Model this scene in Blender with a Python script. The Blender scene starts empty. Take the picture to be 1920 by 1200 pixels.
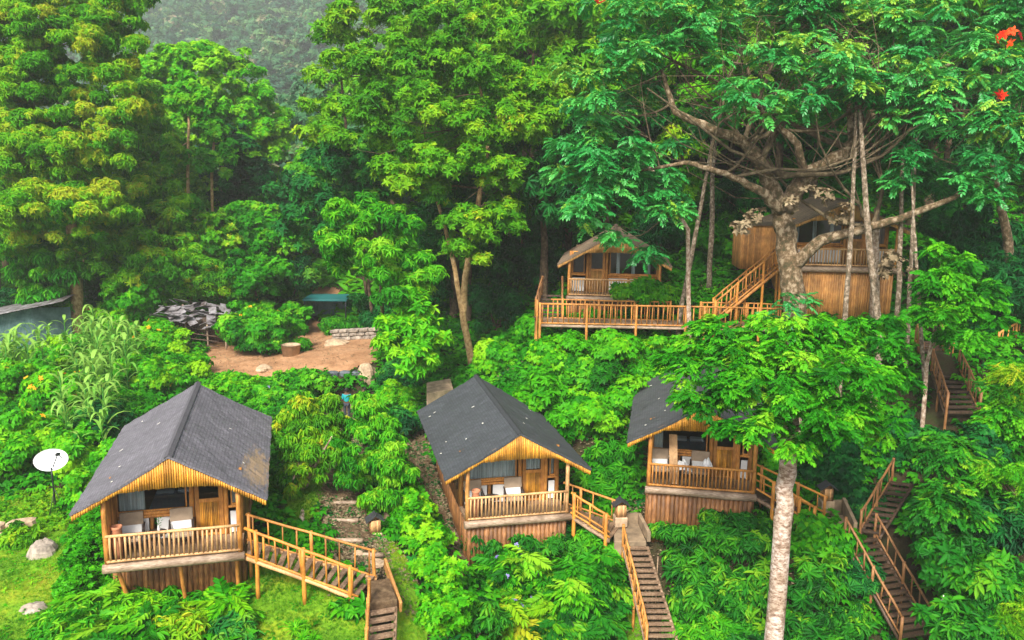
import bpy, math, random
import numpy as np
from mathutils import Matrix, Vector
SC = bpy.context.scene
COL = SC.collection
# ---------------------------------------------------------------- camera
F = 1597.0; PITCH = math.radians(10.125); ROLL = -0.01264
_fw = np.array([0, math.cos(PITCH), -math.sin(PITCH)])
_r0 = np.array([1.0, 0, 0]); _u0 = np.array([0, math.sin(PITCH), math.cos(PITCH)])
RT = _r0 * math.cos(ROLL) - _u0 * math.sin(ROLL)
UP = _r0 * math.sin(ROLL) + _u0 * math.cos(ROLL)
cam = bpy.data.objects.new('camera', bpy.data.cameras.new('camera')); COL.objects.link(cam)
cam.data.sensor_width = 36; cam.data.lens = F / 1920 * 36
cam.data.clip_start = 0.5; cam.data.clip_end = 3000
cam.matrix_world = Matrix([[RT[0], UP[0], -_fw[0], 0], [RT[1], UP[1], -_fw[1], 0], [RT[2], UP[2], -_fw[2], 0], [0, 0, 0, 1]])
SC.camera = cam
# ---------------------------------------------------------------- sky, sun, exposure
SUN_EL, SUN_AZ = 44, 196       # azimuth in degrees clockwise from +y
w = bpy.data.worlds.new('World'); SC.world = w; w.use_nodes = True
nt = w.node_tree; bg = nt.nodes['Background']
sky = nt.nodes.new('ShaderNodeTexSky'); sky.sky_type = 'NISHITA'; sky.sun_disc = False
sky.sun_elevation = math.radians(SUN_EL); sky.sun_rotation = math.radians(SUN_AZ)
sky.air_density = 1.0; sky.dust_density = 3.0; sky.ozone_density = 0.6
hsv = nt.nodes.new('ShaderNodeHueSaturation'); hsv.inputs['Saturation'].default_value = 0.45      # thin cloud over the blue
nt.links.new(sky.outputs[0], hsv.inputs['Color']); nt.links.new(hsv.outputs[0], bg.inputs[0]); bg.inputs[1].default_value = 0.15
sl = bpy.data.lights.new('sun', 'SUN'); sl.energy = 3.4; sl.angle = math.radians(14); sl.color = (1, 0.95, 0.86)
so = bpy.data.objects.new('sun', sl); COL.objects.link(so)
_a = math.radians(SUN_AZ); _e = math.radians(SUN_EL)
_sd = Vector((math.sin(_a) * math.cos(_e), math.cos(_a) * math.cos(_e), math.sin(_e)))
so.rotation_euler = _sd.to_track_quat('Z', 'Y').to_euler()
SC.view_settings.view_transform = 'Standard'; SC.view_settings.look = 'None'
SC.view_settings.exposure = 0.8; SC.view_settings.gamma = 1.0
cy = SC.cycles
cy.max_bounces = 5; cy.diffuse_bounces = 3; cy.glossy_bounces = 2; cy.transmission_bounces = 3
cy.volume_bounces = 1; cy.transparent_max_bounces = 6; cy.caustics_reflective = False; cy.caustics_refractive = False
# ---------------------------------------------------------------- helpers
rng = np.random.default_rng(7)
R = random.Random(5)
def ray(px, py):
    return _fw + (px - 960) / F * RT + (600 - py) / F * UP
def at(px, py, d):
    return ray(px, py) * d
def atz(px, py, z):
    r = ray(px, py); return r * (z / r[2])
def tag(o, label=None, cat=None, group=None, kind=None):
    if label: o['label'] = label
    if cat: o['category'] = cat
    if group: o['group'] = group
    if kind: o['kind'] = kind
    return o
def empty(name, loc, rz=0.0, label=None, cat=None, group=None):
    o = bpy.data.objects.new(name, None); COL.objects.link(o)
    o.location = tuple(float(v) for v in loc); o.rotation_euler = (0, 0, rz); o.empty_display_size = 0.2
    return tag(o, label, cat, group)
def mesh_np(name, V, Fq, mats, parent=None, tint=None, smooth=False, midx=None):
    me = bpy.data.meshes.new(name)
    V = np.ascontiguousarray(V, dtype=np.float32); Fq = np.ascontiguousarray(Fq, dtype=np.int32)
    k = Fq.shape[1]
    me.vertices.add(len(V)); me.vertices.foreach_set('co', V.ravel())
    me.loops.add(Fq.size); me.loops.foreach_set('vertex_index', Fq.ravel())
    me.polygons.add(len(Fq)); me.polygons.foreach_set('loop_start', np.arange(0, Fq.size, k, dtype=np.int32))
    if smooth: me.polygons.foreach_set('use_smooth', np.ones(len(Fq), dtype=bool))
    for m in (mats if isinstance(mats, (list, tuple)) else [mats]): me.materials.append(m)
    if midx is not None: me.polygons.foreach_set('material_index', np.ascontiguousarray(midx, dtype=np.int32))
    if tint is not None:
        a = me.attributes.new('tint', 'FLOAT', 'POINT'); a.data.foreach_set('value', np.ascontiguousarray(tint, dtype=np.float32))
    me.update(calc_edges=True)
    o = bpy.data.objects.new(name, me); COL.objects.link(o)
    if parent is not None: o.parent = parent
    return o
class MB:
    def __init__(s): s.v = []; s.f = []; s.sm = []
    def add(s, vs, fs, smooth=False):
        b = len(s.v); s.v += [tuple(float(c) for c in v) for v in vs]
        s.f += [tuple(i + b for i in f) for f in fs]; s.sm += [smooth] * len(fs); return s
    def box(s, x0, x1, y0, y1, z0, z1):
        vs = [(x, y, z) for z in (z0, z1) for y in (y0, y1) for x in (x0, x1)]
        return s.add(vs, [(0, 2, 3, 1), (4, 5, 7, 6), (0, 1, 5, 4), (2, 6, 7, 3), (0, 4, 6, 2), (1, 3, 7, 5)])
    def obox(s, c, ax, ay, az):
        """box of half-vectors ax, ay, az round c"""
        c, ax, ay, az = map(np.asarray, (c, ax, ay, az))
        vs = [c + i * ax + j * ay + k * az for k in (-1, 1) for j in (-1, 1) for i in (-1, 1)]
        return s.add(vs, [(0, 2, 3, 1), (4, 5, 7, 6), (0, 1, 5, 4), (2, 6, 7, 3), (0, 4, 6, 2), (1, 3, 7, 5)])
    def plank(s, a, b, w, t, up=(0, 0, 1)):
        a, b = np.asarray(a, float), np.asarray(b, float); d = b - a; L = np.linalg.norm(d); d /= L
        sd = np.cross(d, up); sd /= np.linalg.norm(sd); u = np.cross(sd, d)
        return s.obox((a + b) / 2, d * L / 2, sd * w / 2, u * t / 2)
    def tube(s, pts, rad, n=7, cap=True, smooth=True, jit=0.0):
        pts = [np.asarray(p, float) for p in pts]; m = len(pts)
        if not hasattr(rad, '__len__'): rad = [rad] * m
        rings = []; ref = None
        for i, p in enumerate(pts):
            d = pts[min(i + 1, m - 1)] - pts[max(i - 1, 0)]; d = d / (np.linalg.norm(d) + 1e-9)
            if ref is None:
                ref = np.array([1.0, 0, 0]) if abs(d[0]) < .8 else np.array([0, 1.0, 0])
            a = ref - d * (ref @ d); a /= np.linalg.norm(a) + 1e-9; ref = a; b = np.cross(d, a)
            for k in range(n):
                t = 2 * math.pi * k / n; r = rad[i] * (1 + (R.uniform(-jit, jit) if jit else 0))
                rings.append(p + r * (math.cos(t) * a + math.sin(t) * b))
        fs = []
        for i in range(m - 1):
            for k in range(n):
                k2 = (k + 1) % n; fs.append((i * n + k, i * n + k2, (i + 1) * n + k2, (i + 1) * n + k))
        s.add(rings, fs, smooth)
        if cap:
            s.add([], []); b = len(s.v) - len(rings)
            s.f.append(tuple(b + k for k in reversed(range(n)))); s.f.append(tuple(b + (m - 1) * n + k for k in range(n))); s.sm += [False, False]
        return s
    def log(s, a, b, r, n=8, wob=0.012, r2=None, seg=4):
        a, b = np.asarray(a, float), np.asarray(b, float); r2 = r if r2 is None else r2
        pts = []; rr = []
        for i in range(seg + 1):
            t = i / seg; e = 0 if i in (0, seg) else 1
            pts.append(a + (b - a) * t + e * np.array([R.uniform(-wob, wob) for _ in range(3)]))
            rr.append((r + (r2 - r) * t) * R.uniform(.93, 1.07))
        return s.tube(pts, rr, n)
    def lathe(s, c, prof, n=16):
        vs = []; fs = []
        for (r, z) in prof:
            for k in range(n):
                t = 2 * math.pi * k / n; vs.append((c[0] + r * math.cos(t), c[1] + r * math.sin(t), c[2] + z))
        for i in range(len(prof) - 1):
            for k in range(n):
                k2 = (k + 1) % n; fs.append((i * n + k, i * n + k2, (i + 1) * n + k2, (i + 1) * n + k))
        return s.add(vs, fs, True)
    def build(s, name, mat, parent=None, bevel=0):
        me = bpy.data.meshes.new(name); me.from_pydata(s.v, [], s.f); me.materials.append(mat)
        me.polygons.foreach_set('use_smooth', s.sm); me.update()
        o = bpy.data.objects.new(name, me); COL.objects.link(o)
        if parent is not None: o.parent = parent
        if bevel:
            m = o.modifiers.new('bevel', 'BEVEL'); m.width = bevel; m.segments = 2; m.limit_method = 'ANGLE'
        return o
# ---------------------------------------------------------------- materials
def newmat(name):
    m = bpy.data.materials.new(name); m.use_nodes = True; t = m.node_tree
    return m, t, t.nodes['Principled BSDF'], t.nodes, t.links
def mixc(N, L, fac, a, b):
    n = N.new('ShaderNodeMix'); n.data_type = 'RGBA'
    if isinstance(fac, (int, float)): n.inputs[0].default_value = fac
    else: L.new(fac, n.inputs[0])
    for i, c in ((6, a), (7, b)):
        if isinstance(c, tuple): n.inputs[i].default_value = (*c, 1)
        else: L.new(c, n.inputs[i])
    return n.outputs[2]
def coords(N, L, scale, kind='Object'):
    tc = N.new('ShaderNodeTexCoord'); mp = N.new('ShaderNodeMapping'); mp.inputs['Scale'].default_value = scale
    L.new(tc.outputs[kind], mp.inputs[0]); return mp.outputs[0]
def noise(N, L, co, scale, detail=4, rough=.6):
    n = N.new('ShaderNodeTexNoise'); n.inputs['Scale'].default_value = scale; n.inputs['Detail'].default_value = detail
    n.inputs['Roughness'].default_value = rough; L.new(co, n.inputs[0]); return n.outputs[0]
def ramp(N, L, fac, stops):
    n = N.new('ShaderNodeValToRGB'); e = n.color_ramp.elements
    while len(e) < len(stops): e.new(.5)
    for i, (p, c) in enumerate(stops): e[i].position = p; e[i].color = (*c, 1)
    L.new(fac, n.inputs[0]); return n.outputs[0]
def bump(N, L, b, h, strength, dist=.02):
    n = N.new('ShaderNodeBump'); n.inputs['Strength'].default_value = strength; n.inputs['Distance'].default_value = dist
    L.new(h, n.inputs['Height']); L.new(n.outputs[0], b.inputs['Normal'])
def wood(name, c1, c2, c3, scale=(9, 9, 1.2), rough=.6, isl=.35, bstr=.4):
    m, t, b, N, L = newmat(name)
    n1 = noise(N, L, coords(N, L, scale), 3, 6, .65)
    base = ramp(N, L, n1, [(.3, c1), (.5, c2), (.72, c3)])
    g = N.new('ShaderNodeNewGeometry')
    hs = N.new('ShaderNodeHueSaturation'); L.new(base, hs.inputs['Color'])
    mr = N.new('ShaderNodeMapRange'); mr.inputs[3].default_value = 1 - isl; mr.inputs[4].default_value = 1 + isl
    L.new(g.outputs['Random Per Island'], mr.inputs[0]); L.new(mr.outputs[0], hs.inputs['Value'])
    n2 = noise(N, L, coords(N, L, (1, 1, 1)), 1.7, 3)
    st = ramp(N, L, n2, [(.42, (1, 1, 1)), (.66, (.5, .46, .43))])
    mu = N.new('ShaderNodeMix'); mu.data_type = 'RGBA'; mu.blend_type = 'MULTIPLY'; mu.inputs[0].default_value = .8
    L.new(hs.outputs[0], mu.inputs[6]); L.new(st, mu.inputs[7]); L.new(mu.outputs[2], b.inputs['Base Color'])
    b.inputs['Roughness'].default_value = rough; bump(N, L, b, n1, bstr, .012); return m
def flat(name, c, rough=.7, metal=0, var=.15, scale=6, bs=.1):
    m, t, b, N, L = newmat(name)
    n1 = noise(N, L, coords(N, L, (1, 1, 1)), scale, 5)
    a = tuple(max(0, x * (1 - var)) for x in c); d = tuple(min(1, x * (1 + var)) for x in c)
    L.new(ramp(N, L, n1, [(.3, a), (.7, d)]), b.inputs['Base Color'])
    b.inputs['Roughness'].default_value = rough; b.inputs['Metallic'].default_value = metal
    bump(N, L, b, n1, bs, .01); return m
M = {}
M['log'] = wood('honey_log', (.32, .11, .02), (.52, .215, .038), (.68, .34, .08), isl=.42)
M['log_pale'] = wood('pale_log', (.42, .2, .075), (.6, .34, .14), (.72, .46, .22))
M['post'] = wood('orange_post', (.42, .14, .02), (.6, .24, .03), (.7, .33, .05))
M['bamboo'] = wood('golden_bamboo', (.46, .17, .015), (.68, .31, .03), (.82, .44, .07), isl=.38)
M['bamboo_dull'] = wood('dull_bamboo', (.42, .19, .04), (.62, .32, .08), (.74, .44, .15), isl=.25)
M['slab'] = wood('bark_slab', (.09, .038, .014), (.24, .1, .03), (.42, .2, .065), isl=.45, bstr=.8)
M['slab_light'] = wood('orange_slab', (.34, .14, .035), (.55, .26, .07), (.7, .4, .14), isl=.35, bstr=.7)
M['beam'] = wood('weathered_beam', (.16, .1, .06), (.34, .24, .16), (.5, .4, .3), isl=.15, scale=(2, 9, 9), bstr=.9)
M['rail_dark'] = wood('brown_rail', (.14, .055, .018), (.28, .125, .04), (.42, .22, .085), isl=.3)
M['plank'] = wood('tread_wood', (.13, .075, .04), (.27, .17, .1), (.42, .3, .2), isl=.3, scale=(5, 5, 5), bstr=.6)
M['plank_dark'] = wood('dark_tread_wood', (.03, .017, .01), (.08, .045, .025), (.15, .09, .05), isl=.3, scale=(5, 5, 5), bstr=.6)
M['white'] = flat('white_panel', (.82, .81, .78), .6, var=.05)
M['cushion'] = flat('taupe_cushion', (.34, .25, .17), .9)
M['cushion_w'] = flat('white_cushion', (.78, .77, .75), .9, var=.06)
M['dark_frame'] = flat('dark_chair_frame', (.035, .022, .018), .5)
M['terracotta'] = flat('terracotta', (.5, .2, .1), .8)
M['bedding'] = flat('blue_bedding', (.2, .3, .42), .9)
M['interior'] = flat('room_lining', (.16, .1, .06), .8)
M['concrete'] = flat('mossy_concrete', (.25, .18, .11), .85, var=.45, scale=2.2, bs=.5)
M['rock'] = flat('tan_rock', (.42, .3, .19), .9, var=.4, scale=3, bs=.8)
M['rock_grey'] = flat('grey_rock', (.3, .25, .2), .9, var=.6, scale=3, bs=.9)
M['rock_blue'] = flat('blue_grey_stone', (.10, .12, .135), .8, var=.6, scale=2.2, bs=.9)
M['dish'] = flat('dish_white', (.85, .85, .85), .4, var=.02, bs=0)
M['metal_dark'] = flat('dark_metal', (.03, .035, .04), .45, .6)
M['tank'] = flat('black_tank', (.012, .016, .022), .45)
M['teal'] = flat('teal_sheet', (.01, .14, .14), .5)
M['shirt'] = flat('teal_shirt', (.0, .27, .29), .8, var=.1)
M['skin'] = flat('brown_skin', (.1, .045, .022), .6, var=.1)
M['hair'] = flat('black_hair', (.008, .007, .006), .8)
M['trousers'] = flat('dark_trousers', (.03, .035, .05), .9)
M['orange_top'] = flat('rust_top', (.3, .12, .05), .9)
def m_corr(name, c1, c2, sc):
    m, t, b, N, L = newmat(name); co = coords(N, L, (1, 1, 1))
    n1 = noise(N, L, co, sc, 6, .7)
    L.new(ramp(N, L, n1, [(.35, c1), (.65, c2)]), b.inputs['Base Color']); b.inputs['Roughness'].default_value = .5
    b.inputs['Metallic'].default_value = .3; return m
M['tin'] = m_corr('blue_green_tin', (.06, .14, .14), (.2, .3, .3), 1.5)
M['tin_rust'] = m_corr('rusty_tin', (.07, .05, .045), (.42, .4, .42), 1.3)
def m_roof(name, base, patch=None):
    m, t, b, N, L = newmat(name)
    tc = N.new('ShaderNodeTexCoord')
    br = N.new('ShaderNodeTexBrick'); br.inputs['Scale'].default_value = 1.0
    br.inputs['Brick Width'].default_value = .2; br.inputs['Row Height'].default_value = .115
    br.inputs['Mortar Size'].default_value = .01; br.inputs['Bias'].default_value = 0
    br.inputs['Color1'].default_value = (.4, .4, .4, 1); br.inputs['Color2'].default_value = (.6, .6, .6, 1); br.inputs['Mortar'].default_value = (.2, .2, .2, 1)
    L.new(tc.outputs['UV'], br.inputs[0])
    n1 = noise(N, L, coords(N, L, (1, 1, 1)), .9, 5, .6)
    n2 = noise(N, L, coords(N, L, (1, 1, 1)), 30, 3, .7)
    c = ramp(N, L, n1, [(.3, tuple(x * .85 for x in base)), (.7, tuple(x * 1.15 for x in base))])
    mu = N.new('ShaderNodeMix'); mu.data_type = 'RGBA'; mu.blend_type = 'OVERLAY'; mu.inputs[0].default_value = .75
    L.new(c, mu.inputs[6]); L.new(br.outputs[0], mu.inputs[7])
    gr = N.new('ShaderNodeMix'); gr.data_type = 'RGBA'; gr.blend_type = 'OVERLAY'; gr.inputs[0].default_value = .5
    L.new(mu.outputs[2], gr.inputs[6]); L.new(n2, gr.inputs[7])
    n4 = noise(N, L, coords(N, L, (2.2, .12, 1), 'UV') if 0 else coords(N, L, (.5, 3.5, 1)), 2.0, 5, .7)
    sk = N.new('ShaderNodeMix'); sk.data_type = 'RGBA'; sk.blend_type = 'MULTIPLY'; sk.inputs[0].default_value = .8
    L.new(gr.outputs[2], sk.inputs[6]); L.new(ramp(N, L, n4, [(.35, (.72, .72, .7)), (.6, (1.0, 1.0, 1.0))]), sk.inputs[7]); out = sk.outputs[2]
    if patch:   # lichen-tan weather stain at one place of this roof (object coordinates)
        (cx, cy, rx, ry), pc = patch
        sp = N.new('ShaderNodeSeparateXYZ'); L.new(tc.outputs['Object'], sp.inputs[0])
        def mth(op, a, bb):
            q = N.new('ShaderNodeMath'); q.operation = op
            for i, v in enumerate((a, bb)):
                if isinstance(v, (int, float)): q.inputs[i].default_value = v
                elif v is not None: L.new(v, q.inputs[i])
            return q.outputs[0]
        dx = mth('POWER', mth('DIVIDE', mth('SUBTRACT', sp.outputs[0], cx), rx), 2)
        dy = mth('POWER', mth('DIVIDE', mth('SUBTRACT', sp.outputs[1], cy), ry), 2)
        n3 = noise(N, L, coords(N, L, (3, .6, 1)), 2.2, 6, .75)
        dd = mth('SUBTRACT', mth('ADD', mth('ADD', dx, dy), mth('MULTIPLY', n3, 4.0)), 1.9)
        mk = ramp(N, L, dd, [(.15, (1, 1, 1)), (.9, (0, 0, 0))])
        mm = N.new('ShaderNodeMath'); mm.operation = 'MULTIPLY'; L.new(mk, mm.inputs[0]); mm.inputs[1].default_value = .75
        out = mixc(N, L, mm.outputs[0], out, pc)
    L.new(out, b.inputs['Base Color']); b.inputs['Roughness'].default_value = .75
    ad = N.new('ShaderNodeMath'); ad.operation = 'MULTIPLY_ADD'; L.new(n2, ad.inputs[0]); ad.inputs[1].default_value = .35; L.new(br.outputs[0], ad.inputs[2])
    bump(N, L, b, ad.outputs[0], .6, .02); return m
M['roof1'] = m_roof('grey_shingle_stained', (.14, .132, .152), ((2.55, 2.3, .6, 2.4), (.3, .2, .1)))
M['roof2'] = m_roof('dark_shingle', (.052, .058, .066))
M['roof3'] = m_roof('dark_shingle_plain', (.06, .064, .07))
M['roof4'] = m_roof('brown_thatch', (.24, .17, .11))
def m_glass():
    m, t, b, N, L = newmat('window_glass')
    tr = N.new('ShaderNodeBsdfTransparent'); tr.inputs[0].default_value = (.85, .9, .92, 1)
    gl = N.new('ShaderNodeBsdfGlossy'); gl.inputs['Roughness'].default_value = .06; gl.inputs[0].default_value = (.9, .95, 1, 1)
    fr = N.new('ShaderNodeFresnel'); fr.inputs[0].default_value = 1.45
    ms = N.new('ShaderNodeMixShader'); L.new(fr.outputs[0], ms.inputs[0]); L.new(tr.outputs[0], ms.inputs[1]); L.new(gl.outputs[0], ms.inputs[2])
    L.new(ms.outputs[0], N['Material Output'].inputs[0]); return m
M['glass'] = m_glass()
def m_curtain():
    m, t, b, N, L = newmat('sheer_curtain'); co = coords(N, L, (1, 1, .05))
    n1 = noise(N, L, co, 14, 3)
    L.new(ramp(N, L, n1, [(.35, (.42, .42, .38)), (.65, (.85, .84, .78))]), b.inputs['Base Color']); b.inputs['Roughness'].default_value = .9; return m
M['curtain'] = m_curtain()
def m_ground(name, cols, sc=1.2, bs=.8):
    m, t, b, N, L = newmat(name); co = coords(N, L, (1, 1, 1))
    n1 = noise(N, L, co, sc, 8, .7); n2 = noise(N, L, co, sc * 14, 4, .7)
    c = ramp(N, L, n1, [(.28, cols[0]), (.5, cols[1]), (.72, cols[2])])
    mu = N.new('ShaderNodeMix'); mu.data_type = 'RGBA'; mu.blend_type = 'OVERLAY'; mu.inputs[0].default_value = .8
    L.new(c, mu.inputs[6]); L.new(n2, mu.inputs[7]); L.new(mu.outputs[2], b.inputs['Base Color'])
    b.inputs['Roughness'].default_value = .95; b.inputs['Specular IOR Level'].default_value = .2
    bump(N, L, b, n2, bs, .04); return m
M['soil'] = m_ground('soil_and_moss', [(.018, .014, .008), (.04, .03, .014), (.022, .045, .008)])
M['path'] = m_ground('gravel_litter', [(.045, .03, .014), (.12, .075, .04), (.26, .18, .1)], 3.5)
M['dirt'] = m_ground('tan_earth', [(.2, .1, .045), (.36, .19, .095), (.48, .28, .15)], .9, .4)
M['lawn'] = m_ground('lawn_turf', [(.06, .17, .005), (.12, .26, .008), (.3, .3, .015)], .6)
def leafmat(name, stops, rough=.5, tr=.3, spec=.1):
    m, t, b, N, L = newmat(name)
    at_ = N.new('ShaderNodeAttribute'); at_.attribute_name = 'tint'
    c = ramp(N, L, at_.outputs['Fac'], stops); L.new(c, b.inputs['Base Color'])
    b.inputs['Roughness'].default_value = rough; b.inputs['Specular IOR Level'].default_value = spec
    tl = N.new('ShaderNodeBsdfTranslucent')
    hs = N.new('ShaderNodeHueSaturation'); hs.inputs['Hue'].default_value = .485; hs.inputs['Value'].default_value = 1.25; L.new(c, hs.inputs['Color']); L.new(hs.outputs[0], tl.inputs[0])
    ms = N.new('ShaderNodeMixShader'); ms.inputs[0].default_value = tr; L.new(b.outputs[0], ms.inputs[1]); L.new(tl.outputs[0], ms.inputs[2])
    L.new(ms.outputs[0], N['Material Output'].inputs[0]); return m
LM = {}
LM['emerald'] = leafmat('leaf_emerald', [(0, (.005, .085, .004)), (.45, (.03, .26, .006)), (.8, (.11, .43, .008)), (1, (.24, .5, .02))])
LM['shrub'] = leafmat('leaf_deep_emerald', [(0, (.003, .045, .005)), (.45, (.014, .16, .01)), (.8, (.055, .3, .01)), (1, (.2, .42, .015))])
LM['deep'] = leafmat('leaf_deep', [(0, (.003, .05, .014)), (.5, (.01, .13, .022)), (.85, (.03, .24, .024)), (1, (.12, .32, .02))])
LM['blue'] = leafmat('leaf_blue_green', [(0, (.01, .14, .03)), (.5, (.03, .3, .055)), (.85, (.09, .44, .07)), (1, (.3, .5, .04))], rough=.36, spec=.45)
LM['yellow'] = leafmat('leaf_yellow_green', [(0, (.02, .14, .004)), (.4, (.08, .31, .006)), (.75, (.21, .43, .008)), (1, (.45, .46, .02))])
LM['lime'] = leafmat('leaf_lime', [(0, (.012, .17, .003)), (.5, (.07, .39, .005)), (1, (.28, .56, .01))])
LM['forest'] = leafmat('leaf_forest', [(0, (.016, .13, .004)), (.5, (.08, .36, .005)), (.85, (.24, .48, .008)), (1, (.4, .46, .02))])
LM['maize'] = leafmat('leaf_maize', [(0, (.06, .24, .03)), (.5, (.16, .42, .05)), (.9, (.42, .52, .12)), (1, (.5, .4, .14))])
LM['far'] = leafmat('leaf_far_misted', [(0, (.02, .09, .05)), (.5, (.07, .21, .08)), (.85, (.17, .33, .1)), (1, (.36, .3, .2))])  # paler, bluish greens: distance mist put into the leaf colour
LM['dry'] = leafmat('leaf_dry', [(0, (.12, .09, .05)), (.5, (.25, .19, .11)), (1, (.4, .32, .2))], tr=.1)
LM['orange'] = leafmat('petal_orange', [(0, (.85, .28, .01)), (1, (.9, .5, .03))])
LM['red'] = leafmat('petal_red', [(0, (.75, .03, .01)), (1, (.9, .12, .02))])
LM['lilac'] = leafmat('petal_lilac', [(0, (.25, .2, .6)), (1, (.45, .4, .8))])
LM['grass'] = leafmat('grass_blade', [(0, (.04, .17, .006)), (.5, (.1, .3, .008)), (.85, (.26, .38, .012)), (1, (.42, .34, .05))])
LM['cream'] = leafmat('petal_white', [(0, (.8, .78, .7)), (1, (.85, .84, .8))])
def m_bark(name, c1, c2, c3, sc=5):
    m, t, b, N, L = newmat(name)
    n1 = noise(N, L, coords(N, L, (1, 1, .8)), sc, 7, .7); n2 = noise(N, L, coords(N, L, (1, 1, 3)), sc * 4, 4, .7)
    L.new(ramp(N, L, n1, [(.38, c1), (.5, c2), (.6, c3)]), b.inputs['Base Color']); b.inputs['Roughness'].default_value = .9
    bump(N, L, b, n2, .9, .04); return m
BK = {}
BK['brown'] = m_bark('brown_bark', (.05, .03, .018), (.13, .08, .045), (.22, .15, .09))
BK['lichen'] = m_bark('lichen_bark', (.05, .045, .015), (.14, .085, .04), (.36, .28, .18), 4.5)
BK['twig'] = m_bark('twig_bark', (.05, .035, .015), (.1, .07, .035), (.17, .13, .07))
BK['pale'] = m_bark('pale_ringed_bark', (.2, .12, .08), (.42, .29, .2), (.62, .5, .4), 7)
def m_ring(name):
    m, t, b, N, L = newmat(name)
    n1 = noise(N, L, coords(N, L, (1.2, 1.2, 2.4)), 4.5, 8, .75); n2 = noise(N, L, coords(N, L, (1, 1, 1)), 1.2, 4, .6)
    c = ramp(N, L, n1, [(.34, (.13, .075, .05)), (.46, (.33, .23, .17)), (.54, (.58, .48, .41)), (.68, (.74, .68, .61))])
    st = ramp(N, L, n2, [(.4, (1, 1, 1)), (.62, (.6, .52, .42))])
    mu = N.new('ShaderNodeMix'); mu.data_type = 'RGBA'; mu.blend_type = 'MULTIPLY'; mu.inputs[0].default_value = .9
    L.new(c, mu.inputs[6]); L.new(st, mu.inputs[7]); L.new(mu.outputs[2], b.inputs['Base Color']); b.inputs['Roughness'].default_value = .9
    bump(N, L, b, n1, .8, .03); return m
BK['ring'] = m_ring('ringed_bark')
BK['mottled'] = m_bark('mottled_bark', (.07, .06, .03), (.2, .14, .09), (.42, .35, .26), 7)
BK['tan'] = m_bark('tan_bark', (.2, .12, .05), (.4, .25, .1), (.5, .36, .18), 5)
# ---------------------------------------------------------------- terrain
CAB = {1: (-10.687, 25.47, -12.396, math.radians(14.7)), 2: (.328, 31.451, -13.423, math.radians(12.93)), 3: (7.456, 31.698, -12.304, math.radians(-10.12))}
def lw(c, x, y, z=0):
    X, Y, Z, a = c; return np.array([X + x * math.cos(a) - y * math.sin(a), Y + x * math.sin(a) + y * math.cos(a), Z + z])
K = [atz(50, 1150, -14.3), atz(20, 1000, -14.2), atz(105, 965, -14.0), atz(-150, 1050, -14.2), atz(560, 1190, -14.4), atz(487, 1155, -14.2), atz(566, 1150, -14.2),
     atz(640, 1080, -13.8), atz(640, 950, -13.55), atz(640, 850, -13.5), atz(650, 790, -13.6), atz(640, 748, -13.65), atz(690, 750, -13.6), atz(590, 750, -13.6), atz(760, 1120, -14.4), atz(735, 1210, -14.9), atz(300, 1120, -14.1),
     lw(CAB[1], 0, .6, -2.0), lw(CAB[1], 0, 3.5, -1.5), lw(CAB[1], -3, 5, -1.1), lw(CAB[1], 0, 9.5, -.5), lw(CAB[1], 3, 6, -1.1),
     lw(CAB[2], -2, -.5, -2.0), lw(CAB[2], 2.5, -.5, -1.6), lw(CAB[2], -3, 4, -1.0), lw(CAB[2], 0, 9.5, -.2), lw(CAB[2], 4, 5, -.6),
     lw(CAB[3], -2, -.5, -1.2), lw(CAB[3], 2, -.5, -1.3), lw(CAB[3], 0, 9.5, .6), lw(CAB[3], 5, 5, .2), lw(CAB[3], 6, 0, -1.2),
     atz(1175, 985, -14.75), atz(1168, 1022, -14.95), atz(1214, 1022, -14.95), atz(1190, 1115, -16.35), atz(1230, 1115, -16.35), atz(1212, 1210, -17.7), atz(1275, 1210, -17.7), atz(1400, 1190, -17), atz(1000, 1190, -17.2), atz(900, 1100, -15.6), atz(1400, 1060, -14.6),
     atz(1583, 1012, -14.2), atz(1640, 1005, -14.2), atz(1545, 985, -14.1), atz(1688, 1200, -17.2), atz(1750, 1200, -17.2), at(1690, 903, 35.5) - [0, 0, .6], at(1740, 640, 40) - [0, 0, .7], at(1780, 765, 36) - [0, 0, .7], at(1780, 765, 35) - [0, 0, 1.1], atz(1860, 1100, -15), atz(1850, 800, -10.5),
     at(1290, 650, 43) - [0, 0, .4], at(1050, 640, 43), at(1480, 650, 42), at(1150, 580, 47), at(1570, 610, 44), at(1760, 640, 38), at(1900, 640, 40),
     at(930, 700, 47), at(885, 690, 52), atz(600, 700, -12.3), atz(670, 695, -12.3), atz(600, 650, -12.2), atz(620, 610, -12), atz(612, 556, -10.5), atz(400, 650, -12.4), atz(145, 640, -12.3),
     atz(40, 660, -12.6), atz(200, 760, -12.4), atz(60, 850, -13), atz(370, 720, -12.5),
     [-45, 70, -12], [-25, 85, -11], [-10, 95, -8], [8, 60, -4], [20, 58, -1], [35, 50, -2], [10, 80, 8], [35, 80, 12], [60, 60, 6],
     [-60, 110, -9], [-30, 120, -5], [-5, 120, 8], [30, 120, 32], [80, 110, 40], [-90, 60, -12], [-80, 160, -3], [-35, 165, -1], [0, 170, 28], [60, 170, 68],
     [-120, 240, 2], [-40, 240, 6], [20, 240, 42], [110, 240, 90], [-150, 100, 5], [140, 80, 35], [0, 14, -19], [-30, 14, -16], [30, 14, -20], [-100, 10, -18], [100, 10, -15],
     [-200, 330, 18], [-70, 330, 22], [0, 330, 62], [200, 330, 110], [-300, 450, 55], [-100, 450, 60], [0, 450, 92], [250, 450, 130], [-350, 700, 125], [-50, 700, 135], [300, 700, 190], [-450, 1000, 200], [0, 1000, 215], [400, 1000, 230]]
K = np.array([list(map(float, k)) for k in K])
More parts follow.
